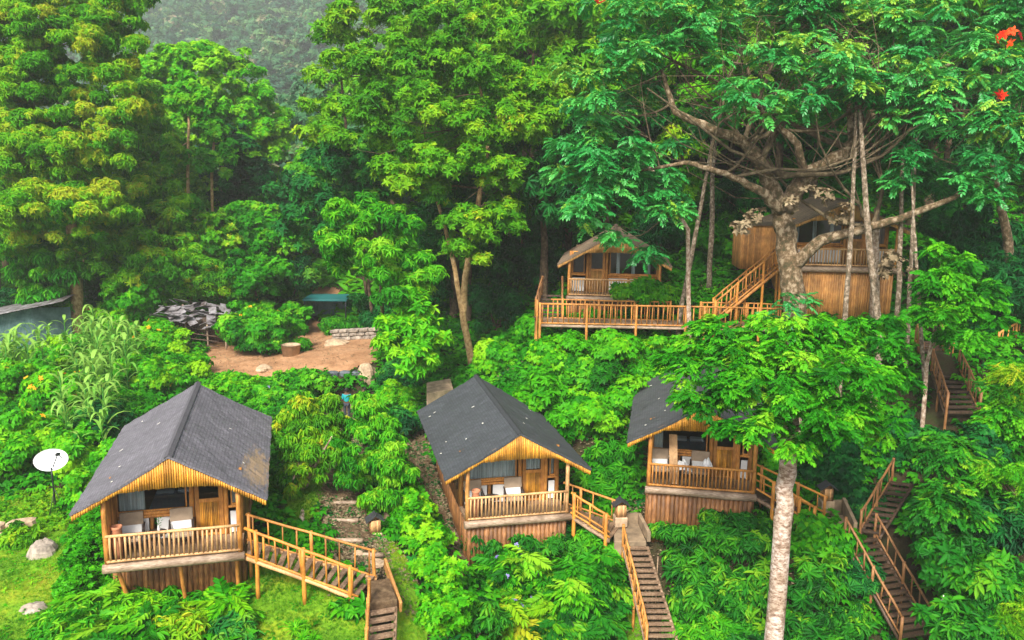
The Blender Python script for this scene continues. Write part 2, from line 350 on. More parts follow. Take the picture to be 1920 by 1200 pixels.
def _tps(d): return d * d * np.log(d + 1e-9)
def _solve():
    n = len(K); S = 30.0; P = K[:, :2] / S
    A = _tps(np.linalg.norm(P[:, None] - P[None], axis=2)) + np.eye(n) * .004
    Q = np.hstack([np.ones((n, 1)), P]); Z = np.zeros((3, 3))
    s = np.linalg.solve(np.block([[A, Q], [Q.T, Z]]), np.concatenate([K[:, 2], np.zeros(3)]))
    return s, P, S
_S, _P, _SS = _solve()
def Gn(X, Y):
    X = np.asarray(X, float); Y = np.asarray(Y, float); sh = X.shape
    q = np.stack([X.ravel(), Y.ravel()], 1) / _SS; out = np.empty(len(q))
    for i in range(0, len(q), 20000):
        c = q[i:i + 20000]
        out[i:i + 20000] = _tps(np.linalg.norm(c[:, None] - _P[None], axis=2)) @ _S[:-3] + _S[-3] + c @ _S[-2:]
    return out.reshape(sh)
def G(x, y): return float(Gn(np.array([x]), np.array([y]))[0])
def gp(px, py, lift=0):
    ds = np.concatenate([np.arange(14, 80, .4), np.arange(80, 300, 2)]); P = ray(px, py)[None] * ds[:, None]
    hit = np.where(P[:, 2] < Gn(P[:, 0], P[:, 1]))[0]
    p = P[hit[0]] if len(hit) else P[-1]; p = p.copy(); p[2] = G(p[0], p[1]) + lift; return p
def grid_warp(a, b, near, far, c, n):
    t = np.linspace(-1, 1, n); x = np.sign(t) * (near * np.abs(t) + (1 - near) * np.abs(t) ** 3)
    return np.where(x < 0, c + x * (c - a), c + x * (b - c))
gx = grid_warp(-520, 520, .06, 0, 0, 460); gy = np.concatenate([np.arange(8, 70, .3), np.arange(70, 340, 2.5), np.arange(340, 1000, 12)])
GX, GY = np.meshgrid(gx, gy); GZ = Gn(GX, GY)
GZ = GZ + .05 * np.sin(GX * 1.7 + 1.3 * np.sin(GY)) * np.sin(GY * 1.9)
nx, ny = len(gx), len(gy); ii = np.arange(nx * ny).reshape(ny, nx)
Fq = np.stack([ii[:-1, :-1], ii[:-1, 1:], ii[1:, 1:], ii[1:, :-1]], -1).reshape(-1, 4)
tag(mesh_np('terrain', np.stack([GX.ravel(), GY.ravel(), GZ.ravel() - .06], 1), Fq, M['soil'], smooth=True), kind='structure')
def inpoly(X, Y, poly):
    r = np.zeros(X.shape, bool); n = len(poly)
    for i in range(n):
        x1, y1 = poly[i][:2]; x2, y2 = poly[(i + 1) % n][:2]
        c = ((y1 > Y) != (y2 > Y)); xi = (x2 - x1) * (Y - y1) / ((y2 - y1) if y2 != y1 else 1e-9) + x1
        r ^= c & (X < xi)
    return r
def area_pts(poly, step, jitter=True):
    P = np.array([p[:2] for p in poly]); x0, y0 = P.min(0); x1, y1 = P.max(0)
    X, Y = np.meshgrid(np.arange(x0, x1, step), np.arange(y0, y1, step))
    if jitter: X = X + rng.uniform(-.5, .5, X.shape) * step; Y = Y + rng.uniform(-.5, .5, Y.shape) * step
    k = inpoly(X, Y, poly); return X[k], Y[k]
def sheet(name, pix, mat, dz=.03, step=.09, kind='structure'):
    poly = [gp(*p) for p in pix]
    P = np.array([p[:2] for p in poly]); x0, y0 = P.min(0) - step; x1, y1 = P.max(0) + step
    xs = np.arange(x0, x1, step); ys = np.arange(y0, y1, step); X, Y = np.meshgrid(xs, ys)
    n = len(xs); m_ = len(ys); ii = np.arange(n * m_).reshape(m_, n)
    cx = X[:-1, :-1] + step / 2; cyy = Y[:-1, :-1] + step / 2
    wob = .14 * np.sin(cyy * 2.1) + .08 * np.sin(cx * 5.3 + cyy * 3)
    k = inpoly(cx + wob, cyy + .1 * np.sin(cx * 3), poly)
    Z = Gn(X, Y) + dz + .05 * np.sin(X * 1.7 + 1.3 * np.sin(Y)) * np.sin(Y * 1.9)
    Fq = np.stack([ii[:-1, :-1], ii[:-1, 1:], ii[1:, 1:], ii[1:, :-1]], -1)[k]
    o = mesh_np(name, np.stack([X.ravel(), Y.ravel(), Z.ravel()], 1), Fq, mat, smooth=True); tag(o, kind=kind); return poly
LAWN1 = sheet('lawn', [(-40, 940), (130, 925), (150, 980), (120, 1100), (200, 1230), (-60, 1230)], M['lawn'], .03)
LAWN2 = sheet('lawn', [(470, 1050), (520, 1040), (620, 1085), (690, 1130), (700, 1230), (440, 1230), (450, 1100)], M['lawn'], .03)
LAWN3 = sheet('lawn', [(560, 870), (612, 850), (605, 940), (580, 990), (520, 975), (540, 920)], M['lawn'], .03)
LAWN4 = sheet('lawn', [(700, 1010), (740, 1020), (790, 1120), (800, 1230), (735, 1230), (735, 1110)], M['lawn'], .03)
LAWN5 = sheet('lawn', [(1120, 1080), (1180, 1090), (1215, 1230), (1110, 1230)], M['lawn'], .03)
sheet('gravel_path', [(615, 760), (665, 760), (700, 930), (730, 1060), (690, 1110), (620, 1075), (600, 960), (615, 850)], M['path'], .05)
sheet('gravel_strip', [(760, 790), (800, 830), (850, 1000), (890, 1090), (840, 1090), (790, 960), (745, 850)], M['path'], .05)
sheet('dirt_terrace', [(370, 660), (400, 620), (440, 625), (560, 600), (730, 600), (705, 690), (600, 712), (470, 712), (380, 705)], M['dirt'], .05, .2)
sheet('dirt_terrace', [(570, 570), (640, 570), (640, 545), (590, 540)], M['dirt'], .06, .2)
# ---------------------------------------------------------------- cabins
def roofline(x, E, he, hR): return hR - (hR - he) * abs(x) / E
def roof_slope(E, he, hR, y0, y1, side, mat, parent, name='roof_slope'):
    nu, nv = 40, 14; V = []; UV = []
    sl_ = math.hypot(E, hR - he)
    for j in range(nv + 1):
        for i in range(nu + 1):
            t = j / nv; y = y0 + (y1 - y0) * i / nu; x = side * E * t
            z = roofline(x, E, he, hR) + .035 * math.sin(i * .55 + side) * math.sin(t * 3.1) - .03 * math.sin(math.pi * t) + (R.uniform(-.018, .018) if 0 < j else 0)
            if j == nv: x += side * R.uniform(-.02, .02)
            V.append((x, y, z)); UV.append((y, t * sl_))
    fs = []
    for j in range(nv):
        for i in range(nu):
            a = j * (nu + 1) + i; q = (a, a + 1, a + nu + 2, a + nu + 1); fs.append(q if side < 0 else q[::-1])
    me = bpy.data.meshes.new(name); me.from_pydata(V, [], fs); me.materials.append(mat)
    uv = me.uv_layers.new(name='UVMap'); idx = [l.vertex_index for l in me.loops]
    for k, vi in enumerate(idx): uv.data[k].uv = UV[vi]
    o = bpy.data.objects.new(name, me); COL.objects.link(o); o.parent = parent
    m = o.modifiers.new('thick', 'SOLIDIFY'); m.thickness = .07; m.offset = -1
    return o
def slab_wall(mb, a, b, ztop, zbot, r=.11, ground=None, top_fn=None):
    """row of vertical half-round slabs from a to b (local xy)"""
    a = np.array(a, float); b = np.array(b, float); L = np.linalg.norm(b - a); n = max(2, int(L / (r * 1.55)))
    for i in range(n):
        p = a + (b - a) * (i + .5) / n; rr = L / n * R.uniform(.54, .66)
        zb = ground(p[0], p[1]) if ground else zbot
        zt = (top_fn(p[0], p[1]) if top_fn else ztop) + R.uniform(-.01, .01)
        mb.tube([(p[0], p[1], zb), (p[0] + R.uniform(-.01, .01), p[1], (zb + zt) / 2), (p[0], p[1], zt)], [rr * R.uniform(.95, 1.1), rr, rr * R.uniform(.9, 1.05)], 7)
def canes(mb, x0, x1, y, top, bot, r=.036):
    n = int((x1 - x0) / (2 * r)); w_ = (x1 - x0) / n
    for i in range(n):
        x = x0 + (i + .5) * w_; zt, zb = top(x), bot(x) + R.uniform(-.015, .01)
        if zt - zb < .02: continue
        rr = w_ * .5 * R.uniform(.85, 1.05)
        mb.tube([(x, y + R.uniform(-.008, .008), zb), (x, y, zt)], rr, 7)
def lounge_chair(root_loc, rz, label, cat='chair', group='lounge chairs on the cabin porches', white=True):
    t = empty('lounge_chair', root_loc, rz, label, cat, group)
    f = MB()
    for s in (-1, 1):
        f.tube([(s * .36, .3, .02), (s * .36, .32, .6)], .025, 6); f.tube([(s * .36, -.32, .02), (s * .36, -.34, .35), (s * .37, -.26, .55)], .025, 6)
        f.tube([(s * .37, -.3, .5), (s * .375, -.1, .6), (s * .37, .12, .64), (s * .37, .34, .74)], .035, 7)
        for k in range(5): f.tube([(s * .36, -.2 + k * .11, .34), (s * .365, -.2 + k * .11, .6)], .012, 5)
        f.plank((s * .33, -.33, .33), (s * .33, .33, .33), .04, .05)
    f.plank((-.35, -.32, .33), (.35, -.32, .33), .04, .05); f.plank((-.35, .33, .33), (.35, .33, .33), .04, .05)
    f.build('chair_frame', M['dark_frame'], t)
    MB().box(-.32, .32, -.34, .26, .36, .47).build('seat_cushion', M['cushion'], t, .03)
    b = MB().obox((0, .28, .62), (.31, 0, 0), (0, .05, .012), (0, .04, .17)).build('back_cushion', M['cushion_w' if white else 'cushion'], t, .03)
    MB().obox((0, .33, .92), (.36, 0, 0), (0, .04, .0), (0, .05, .2)).build('backrest', M['cushion'], t, .02)
    return t
def round_table(loc, label):
    t = empty('porch_table', loc, 0, label, 'table', 'round tables on the cabin porches')
    MB().lathe((0, 0, 0), [(0, .54), (.33, .54), (.34, .56), (.33, .58), (0, .58)], 18).build('table_top', M['dark_frame'], t)
    m = MB()
    for k in range(3):
        a = k * 2.1; m.tube([(.26 * math.cos(a), .26 * math.sin(a), 0), (.08 * math.cos(a), .08 * math.sin(a), .3), (.2 * math.cos(a), .2 * math.sin(a), .54)], .018, 6)
    m.build('leg', M['dark_frame'], t); return t
def cabin(ci, c, label, W=4.0, L=9.1, roof='roof2', mirror=False, skirt='flush', curtain='part', E=2.92, he=1.81, hR=3.46, detail=True, bam='bamboo', pd=1.5, slab='slab', rl='log_pale'):
    root = empty('timber_cabin', c[:3], c[3], label, 'cabin', 'timber cabins with bamboo gables')
    ca, sa = math.cos(c[3]), math.sin(c[3]); H = W / 2
    gl = lambda x, y: G(c[0] + x * ca - y * sa, c[1] + x * sa + y * ca) - c[2] - .25
    mir = -1 if mirror else 1
    rf = empty('roof', (0, 0, 0)); rf.parent = root
    for s in (-1, 1): roof_slope(E, he, hR, -.22, L, s, M[roof], rf)
    m = MB(); n = 40
    for i in range(n):
        y = -.24 + (L + .24) * i / n; y1 = y + (L + .24) / n + .05; z = hR + .03
        for s in (-1, 1):
            sl_ = (hR - he) / E; m.obox((s * .06, (y + y1) / 2, z - .06 * sl_ + (.012 if i % 2 else 0)), (s * .065, 0, -.065 * sl_), (0, (y1 - y) / 2, .008), (0, 0, .012))
    m.build('ridge_cap', M[roof], rf)
    # gable of bamboo canes, running on as a fringe under the eaves
    zb = lambda x: min(2.36 + .05 * math.cos(x * 1.2), roofline(x, E, he, hR) - .27)
    zt = lambda x: roofline(x, E, he, hR) - .1
    m = MB(); canes(m, -E + .04, E - .04, -.17, zt, zb); g = m.build('gable_panel', M[bam], root)
    m = MB()
    for s in (-1, 1): m.plank((0, -.11, hR - .12), (s * (E - .03), -.11, he - .12), .03, .12)
    m.build('barge_board', M['plank'], root)
    m = MB()
    for yy in (0.02, L - .75): m.log((-1.15, yy, 2.64), (1.15, yy, 2.64), .06)
    for x in np.linspace(-E + .2, E - .2, 9):
        if abs(x) > .2: m.log((x, -.08, roofline(x, E, he, hR) - .2), (x, L - .2, roofline(x, E, he, hR) - .2), .04, 6)
    m.build('roof_beam', M['plank'], root)
    for s in (-1, 1):
        m = MB(); n_ = int((L - .3) / .05)
        for i in range(n_):
            y = .0 + i * .05; m.tube([(s * (E - .12), y, he - .16 + R.uniform(-.01, .01)), (s * (E - .12), y, he - .03)], .026, 5)
        m.build('eave_fringe', M[bam], root)
    # floor, beams
    MB().box(-H - .05, H + .05, .05, L - .8, -.12, 0).build('floor_deck', M['plank'], root)
    MB().log((-H - .13, -.02, -.17), (H + .13, -.02, -.17), .15, 10, .015).build('front_beam', M['beam'], root)
    # corner posts, rail
    for (x, y) in ((-H, .04), (H, .04)):
        MB().log((x, y, -.02), (x + R.uniform(-.02, .02), y, roofline(x, E, he, hR) - .15), .085).build('corner_post', M['slab_light' if ci == 2 and x < 0 else 'log_pale' if ci == 2 else 'log'], root)
    rail = empty('railing', (0, 0, 0)); rail.parent = root
    MB().log((-H, -.02, .9), (H, -.02, .9), .05, wob=.008).build('top_rail', M[rl], rail)
    MB().log((-H, -.02, .06), (H, -.02, .06), .045).build('bottom_rail', M[rl], rail)
    m = MB(); nb = int(W / .145)
    for i in range(nb):
        x = -H + .13 + (W - .26) * i / (nb - 1); m.log((x + R.uniform(-.012, .012), -.02, .08), (x + R.uniform(-.012, .012), -.02, .88), .036 * R.uniform(.85, 1.15), 6, .006, seg=2)
    m.build('baluster_row', M[rl], rail)
    # porch wall
    Y = pd
    def X(a, b): return (a, b) if mir > 0 else (-b, -a)
    wall = MB(); a, b = X(-H, .35)
    zc = 2.36
    bars = [X(.35, .5), X(1.42, 1.58)]
    for (p, q) in bars:
        wall.log(((p + q) / 2, Y, 0), ((p + q) / 2, Y, zc), .085)
    wall.log((-H + .02, Y, 0), (-H + .02, Y, 2.3), .09); wall.log((H - .02, Y, 0), (H - .02, Y, 2.3), .09)
    wall.log((a, Y - .03, .98), (b, Y - .03, .98), .06); wall.log((a, Y - .03, .86), (b, Y - .03, .86), .055)
    p, q = X(1.58, H - .05); wall.log((p, Y - .03, .98), (q, Y - .03, .98), .055)
    wall.log((a + 1.15, Y, .02), (a + 1.15, Y, .84), .07)
    wall.build('porch_frame', M['log'], root)
    for (p, q) in (X(-H + .09, -H + 1.05), X(-H + 1.3, .3), X(1.63, H - .12)):
        MB().box(p, q, Y - .02, Y + .03, .05, .8).build('wall_panel', M['white'], root)
    def window(p, q, z0, z1, name='window'):
        wn = MB()
        for (u0, u1, v0, v1) in ((p, p + .05, z0, z1), (q - .05, q, z0, z1), (p + .05, q - .05, z0, z0 + .05), (p + .05, q - .05, z1 - .05, z1)):
            wn.box(u0, u1, Y - .03, Y + .03, v0, v1)
        o = wn.build(name, M['log'], root)
        MB().box(p + .05, q - .05, Y - .004, Y + .004, z0 + .05, z1 - .05).build('pane', M['glass'], o); return o
    def curt(p, q, z0, z1):
        n_ = max(6, int((q - p) / .03)); V = []; Fs = []
        for i in range(n_ + 1):
            x = p + (q - p) * i / n_; y = Y + .14 + .035 * math.sin(i * 1.15) + .01 * math.sin(i * 2.9)
            V += [(x, y, z0), (x, y, z1)]
        for i in range(n_): Fs.append((2 * i, 2 * i + 2, 2 * i + 3, 2 * i + 1))
        mm = MB().add(V, Fs, True); return mm.build('curtain', M['curtain'], root)
    p, q = X(-H + .08, .27); window(p, q, 1.04, zc)
    if curtain == 'part': curt(-H + .15, -H + .95, .9, 2.33)
    elif curtain == 'side': curt(-H + .15, -H + .5, .9, 2.33)
    elif curtain == 'full': curt(p, q, .9, 2.33)
    elif curtain == 'strips':
        for k in (.18, .5, .82): curt(p + (q - p) * k - .1, p + (q - p) * k + .1, .9, 2.33)
    p, q = X(1.66, H - .1); window(p, q, 1.04, 2.3)
    if curtain in ('full', 'part'): curt(p + .02, q - .02, .9, 2.28)
    # door
    dr = empty('door', (0, 0, 0)); dr.parent = root
    p, q = X(.6, 1.34); fr = MB()
    fr.box(p - .08, p + .06, Y - .06, Y + .01, .02, 2.34); fr.box(q - .06, q + .08, Y - .06, Y + .01, .02, 2.34)
    fr.box(p + .06, q - .06, Y - .058, Y + .01, 1.2, 1.33); fr.box(p + .06, q - .06, Y - .058, Y + .01, 2.24, 2.34); fr.box(p + .06, q - .06, Y - .058, Y + .01, .02, .1)
    fr.build('door_frame', M['log'], dr, .008)
    m = MB(); canes(m, p + .06, q - .06, Y - .02, lambda x: 1.2, lambda x: .1, .028); m.build('door_panel', M[bam], dr)
    MB().box(p + .06, q - .06, Y - .03, Y - .022, 1.33, 2.24).build('door_pane', M['glass'], dr)
    if curtain == 'full': curt(p + .06, q - .06, 1.3, 2.26)
    # room behind
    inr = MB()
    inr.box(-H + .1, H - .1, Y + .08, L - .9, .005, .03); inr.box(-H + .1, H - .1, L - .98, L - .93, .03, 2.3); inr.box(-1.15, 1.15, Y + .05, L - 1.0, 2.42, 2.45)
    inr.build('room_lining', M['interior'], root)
    # side and back walls of slabs
    tops = lambda x, y: 2.25
    for s in (-1, 1):
        m = MB(); slab_wall(m, (s * H, Y + .15), (s * H, L - .85), 2.05, -.1, .1); m.build('side_wall', M[slab], root)
    m = MB(); slab_wall(m, (-H, L - .85), (H, L - .85), 2.25, -.1, .1, top_fn=lambda x, y: roofline(x, E, he, hR) - .12); m.build('back_wall', M[slab], root)
    m = MB(); slab_wall(m, (-H, Y - .02), (H, Y - .02), 0, 2.42, .05, top_fn=lambda x, y: roofline(x, E, he, hR) - .12) if 0 else None
    if skirt == 'recess':
        sk = 1.0
        m = MB(); slab_wall(m, (-H + .15, sk), (H - .05, sk), -.2, 0, .11, ground=gl); m.build('base_wall', M[slab], root)
        for (x, dx, y) in ((-H + .55, -.3, .2), (.2, -.1, .2), (H - .15, .0, .25)):
            MB().log((x + dx * .0, y + .35, gl(x, y)), (x + dx, y, -.25), .07).build('stilt', M['log'], root)
        m = MB(); slab_wall(m, (-H, .12), (-H, Y), 2.05, 0, .1); m.build('porch_side', M['log'], root)
    else:
        m = MB(); slab_wall(m, (-H, .13), (H, .13), -.25, 0, .075 if skirt == 'light' else .11, ground=gl); m.build('base_wall', M[slab if skirt != 'light' else 'slab_light'], root)
    for s in (-1, 1):
        m = MB(); slab_wall(m, (s * H, .3 if skirt != 'recess' else 1.1), (s * H, L - .9), -.14, 0, .12, ground=gl); m.build('base_wall', M[slab], root)
    if ci == 2:
        m = MB()
        for k in range(3):
            MB().box(-H - .13, -H - .1, 1.9 + k * .75, 2.5 + k * .75, 1.0, 1.75).build('wall_panel', M['white'], root)
            m.log((-H - .12, 1.8 + k * .75, .6), (-H - .12, 1.8 + k * .75, 1.95), .05)
        m.log((-H - .12, 1.7, .85), (-H - .12, 4.1, .85), .05)
        m.build('side_frame', M['plank_dark'], root)
    return root
C1 = cabin(1, CAB[1], 'timber cabin with stained grey-purple shingle roof, standing beside the white satellite dish', roof='roof1', skirt='recess', curtain='part')
C2 = cabin(2, CAB[2], 'timber cabin with dark shingle roof dotted with fallen pale leaves and closed grey curtains', roof='roof2', skirt='flush', curtain='full')
C3 = cabin(3, CAB[3], 'timber cabin half hidden by a tree crown, with a tall plank leaning on its porch', roof='roof3', skirt='flush', curtain='side', slab='slab', rl='log')
c4 = at(1150, 556, 46.5); CAB[4] = (c4[0], c4[1], c4[2], math.radians(-7))
C4 = cabin(4, CAB[4], 'smaller cabin with brown thatched roof above the long log walkway', W=4.9, L=6.5, roof='roof4', mirror=True, skirt='flush', curtain='strips', E=3.1, he=1.72, hR=3.5, bam='bamboo_dull')
c5 = at(1580, 500, 44); CAB[5] = (c5[0], c5[1], c5[2], math.radians(-5))
C5 = cabin(5, CAB[5], 'high cabin on a tall log base behind the forked mossy trunk', W=5.2, L=7, roof='roof4', skirt='light', curtain='strips', E=3.3, he=1.9, hR=3.4, bam='bamboo_dull', slab='slab_light')
m = MB(); slab_wall(m, (-5.1, .6), (-2.75, .6), 2.0, -.3, .05); slab_wall(m, (-5.1, .6), (-5.1, 3), 2.0, -.3, .05); m.build('side_annex', M['slab_light'], C5)
MB().box(-5.25, -2.7, .45, 3.1, 2.0, 2.08).build('annex_roof', M['roof4'], C5)
# porch furniture
def L2W(ci, x, y, z=0.0): return lw(CAB[ci], x, y, z)
for ci, (xa, xb, xt) in {1: (-1.42, .12, -.62), 2: (-1.55, .08, -.85), 3: (-1.55, -.02, -.75)}.items():
    nm = {1: 'of the stained-roof cabin beside the dish', 2: 'of the cabin with closed grey curtains', 3: 'of the cabin half under the tree crown'}[ci]
    lounge_chair(L2W(ci, xa, .95), CAB[ci][3] + R.uniform(-.1, .1) + .12, 'taupe armchair at the window corner, porch ' + nm)
    lounge_chair(L2W(ci, xb, .98), CAB[ci][3] + R.uniform(-.1, .1), 'taupe armchair next to the door, porch ' + nm)
    round_table(L2W(ci, xt, .75), 'dark round table between armchairs, porch ' + nm)
for ci, x, lb in ((1, -1.72, 'terracotta urn behind the railing of the stained-roof cabin beside the dish'), (2, -1.62, 'terracotta urn behind the railing of the cabin with closed grey curtains')):
    p = L2W(ci, x, .3)
    tag(MB().lathe(p, [(0, 0), (.12, 0), (.15, .3), (.17, .8), (.14, .98), (.17, 1.02), (.18, 1.1), (.14, 1.1), (.12, .95), (0, .9)], 16).build('terracotta_urn', M['terracotta']), lb, 'urn', 'terracotta urns on the porches')
p = L2W(1, -.55, .8, .58)
v = empty('flower_vase', p, 0, 'small white vase with green sprig on the porch table of the stained-roof cabin', 'vase')
MB().lathe((0, 0, 0), [(0, 0), (.04, 0), (.05, .1), (.03, .2), (.035, .22), (0, .2)], 12).build('vase_body', M['white'], v)
bm_ = MB()
for k in range(14):
    a = k * 2.4; r_ = .06 + .05 * (k % 3) / 2; z = .22 + .02 * k
    bm_.obox((r_ * math.cos(a), r_ * math.sin(a), z), (.035 * math.cos(a), .035 * math.sin(a), .01), (-.014 * math.sin(a), .014 * math.cos(a), 0), (0, 0, .002))
bm_.tube([(0, 0, .15), (.01, 0, .5)], .006, 5); bm_.build('sprig', LM['lime'], v)
# plank leaning, laundry
a, b = L2W(3, -1.02, .22, .05), L2W(3, -1.12, 1.0, 1.85)
sd = np.array([math.cos(CAB[3][3]), math.sin(CAB[3][3]), 0]); dr_ = (b - a) / 2
tag(MB().obox((a + b) / 2, sd * .16, dr_, np.cross(sd, dr_ / np.linalg.norm(dr_)) * .015).build('loose_plank', M['log_pale']), 'tall pale plank leaning on the porch railing of the half-hidden cabin', 'plank')
def cloth_heap(c, rx, ry, h, name, label, mat):
    n = 22; V = []; Fs = []
    for j in range(n):
        for i in range(n):
            u, v_ = i / (n - 1) * 2 - 1, j / (n - 1) * 2 - 1; r = math.hypot(u, v_)
            z = h * max(0, 1 - r ** 2) * (1 + .5 * math.sin(u * 7 + v_ * 3) * math.cos(v_ * 6)) - (.18 * max(0, r - .8))
            V.append((c[0] + u * rx, c[1] + v_ * ry, c[2] + z))
    for j in range(n - 1):
        for i in range(n - 1): Fs.append((j * n + i, j * n + i + 1, (j + 1) * n + i + 1, (j + 1) * n + i))
    return tag(MB().add(V, Fs, True).build(name, mat), label, 'cloth')
cloth_heap(L2W(3, -.7, .72, .61), .33, .28, .25, 'white_linen', 'crumpled white linen heaped on the porch table of the half-hidden cabin', M['cushion_w'])
cloth_heap(L2W(3, .25, .6, .85), .2, .2, .2, 'white_towel', 'white towel bundled over the armchair near the door of the half-hidden cabin', M['cushion_w'])
# beds behind the glass
for ci, lb in ((1, 'blue covered bed behind the big window of the stained-roof cabin'), (3, 'blue covered bed behind the window of the half-hidden cabin')):
    b_ = empty('bed', L2W(ci, -.4, 3.4, .03), CAB[ci][3], lb, 'bed')
    MB().box(-.75, .75, -1, 1, .0, .35).build('bed_frame', M['plank_dark'], b_)
    MB().box(-.73, .73, -.98, .98, .35, .62).build('mattress', M['bedding'], b_, .05)
    for s in (-.36, .36): MB().box(s - .3, s + .3, .55, .92, .62, .76).build('pillow', M['cushion_w'], b_, .05)
# ---------------------------------------------------------------- ramps, steps, walkways
def lin(a, b, t): return np.asarray(a) * (1 - t) + np.asarray(b) * t
def rail_on(root, a, b, h=.93, nb=6, mat='log', low=.12, r=.045, posts=(0, 1), pmat=None, pr=.06, gnd=True, name='railing', balr=.03, mid=None):
    """a log railing from a to b (feet points); posts at fractions go down to the ground"""
    a, b = np.asarray(a, float), np.asarray(b, float); up = np.array([0, 0, 1.0])
    MB().log(a + up * h, b + up * h, r, 8, .02, seg=6).build('handrail', M[mat], root)
    m = MB(); m.log(a + up * low, b + up * low, r * .85, 7, .015, seg=5)
    if mid: m.log(a + up * mid, b + up * mid, r * .8, 7, .015, seg=5)
    for i in range(nb):
        p = lin(a, b, (i + .5) / nb) + np.array([R.uniform(-.02, .02), 0, 0]); q = p + np.array([R.uniform(-.04, .04), R.uniform(-.02, .02), 0])
        m.log(p + up * low, q + up * h, balr * R.uniform(.8, 1.2), 6, .008, seg=2)
    m.build(name, M[mat], root)
    for t in posts:
        p = lin(a, b, t); z0 = (G(p[0], p[1]) - .2) if gnd else p[2] - .15
        MB().log((p[0], p[1], min(z0, p[2] - .1)), (p[0], p[1], p[2] + h + .06), pr).build('post', M[pmat or mat], root)
def treads(root, a0, a1, b0, b1, n, d=.2, t=.06, mat='plank', gap=.8):
    """treads between side line a0->a1 and side line b0->b1"""
    for i in range(n):
        f = (i + .5) / n; p, q = lin(a0, a1, f), lin(b0, b1, f); fd = np.asarray(a1) - np.asarray(a0); fd = fd / np.linalg.norm(fd[:2]); fd = np.array([fd[0], fd[1], 0])
        ax = (q - p) / 2 * R.uniform(.97, 1.04); 
        MB().obox((p + q) / 2 + np.array([0, 0, R.uniform(-.01, .01)]), ax, fd * d / 2 * R.uniform(.9, 1.08), np.array([0, 0, t / 2])).build('tread', M[mat], root, .008)
def P3(px, py, z): return atz(px, py, z)
# ramp from cabin 1
rmp = empty('wooden_ramp', L2W(1, 2.1, .6), 0, 'sloping log ramp with handrails from the stained-roof cabin down to the gravel path', 'ramp', 'log ramps between cabins and paths')
rmp.location = (0, 0, 0)
def fix_origin(root, loc):
    """move an Empty to loc while its parts stay put"""
    loc = Vector([float(v) for v in loc]); root.location = loc
    for ch in root.children: ch.matrix_parent_inverse = Matrix.Translation(-loc)
a0, b0 = L2W(1, 2.15, 0, -.15), L2W(1, 2.15, 1.15, -.15)
a1, b1 = P3(672, 1120, -13.72), P3(706, 1082, -13.72)
treads(rmp, a0, a1, b0, b1, 15, .19, .05)
for (p, q) in ((a0, a1), (b0, b1)): MB().log(p - [0, 0, .1], q - [0, 0, .1], .075, wob=.02, seg=6).build('stringer', M['log_pale'], rmp)
rail_on(rmp, a0, a1, .93, 9, 'post', .02, .05, (.1, .52, .93), 'post', .075)
rail_on(rmp, b0, b1, .93, 9, 'log', .02, .045, (.02, .5, .98), 'log', .06)
fix_origin(rmp, a1)
# steps 1
def flight(name, label, tl, tr, bl, br, n, mat='plank', railL=None, railR=None, d=.2, t=.09, group=None, cat='steps', nb=8, strg=True):
    root = empty(name, (0, 0, 0), 0, label, cat, group)
    treads(root, tl, bl, tr, br, n, d, t, mat)
    if strg:
        for (p, q) in ((tl, bl), (tr, br)): MB().log(np.asarray(p) - [0, 0, .08], np.asarray(q) - [0, 0, .08], .06, seg=5).build('stringer', M[mat], root)
    for rl, (p, q) in ((railL, (tl, bl)), (railR, (tr, br))):
        if rl: rail_on(root, p, q, rl, nb, 'rail_dark' if mat == 'plank_dark' else 'log', .15, .045, (0, .5, 1), None, .055)
    fix_origin(root, bl); return root
tl, tr = P3(693, 1128, -13.75), P3(742, 1120, -13.75)
dn = np.array([.35, -3.2, -1.55]); bl, br = tl + dn, tr + dn
flight('garden_steps', 'split-log garden steps descending beside the lawn below the ramp landing', tl, tr, bl, br, 12, 'plank', .75, None, group='garden steps')
pl = empty('stone_landing', (0, 0, 0), 0, 'tan stone slab landing at the head of the lawn-side garden steps', 'landing')
q0, q1, q2, q3 = P3(686, 1135, -13.7), P3(745, 1125, -13.7), P3(730, 1085, -13.7), P3(692, 1090, -13.7)
def prism(mb, poly, zt, zb):
    n = len(poly); vs = [(p[0], p[1], zt) for p in poly] + [(p[0], p[1], zb) for p in poly]
    return mb.add(vs, [tuple(range(n)), tuple(reversed(range(n, 2 * n)))] + [(i, i + n, (i + 1) % n + n, (i + 1) % n) for i in range(n)])
prism(MB(), [q0, q1, q2, q3], -13.68, -14.3).build('slab', M['path'], pl, .02); fix_origin(pl, q0)
# stone retaining edge right of steps 1
def wallseg(name, label, pts, th, h0, mat, cat='wall', dz=0.):
    m = MB()
    for (p, q) in zip(pts[:-1], pts[1:]):
        p, q = np.array(p, float), np.array(q, float); m.plank(p + [0, 0, h0 / 2], q + [0, 0, h0 / 2], th, h0)
    return tag(m.build(name, M[mat], None, .03), label, cat)
wallseg('retaining_wall', 'low timber retaining board beside the lawn-side garden steps', [P3(722, 1065, -13.75), P3(752, 1150, -14.2)], .1, .4, 'slab_light')
# path logs
for k, (px, py) in enumerate(((648, 948), (645, 980), (652, 1020), (640, 905), (690, 1048))):
    p = gp(px, py, .06); 
    tag(MB().log(p - [.55, .02, 0], p + [.55, .05, 0], .095).build('step_log', M['beam']), 'weathered log set across the gravel path, ' + ('second from the lantern hut', 'level with the lantern hut', 'just below the lantern hut', 'furthest up, under the drooping shrub', 'touching the stone landing')[k], 'log step', 'log steps across the gravel path')
for (px, py, s, lb) in ((683, 1065, .28, 'flat brown stone next to the landing slab'), (705, 1060, .3, 'broad stone at the head of the landing slab'), (668, 1050, .2, 'small stone at the edge of the gravel path')):
    pass
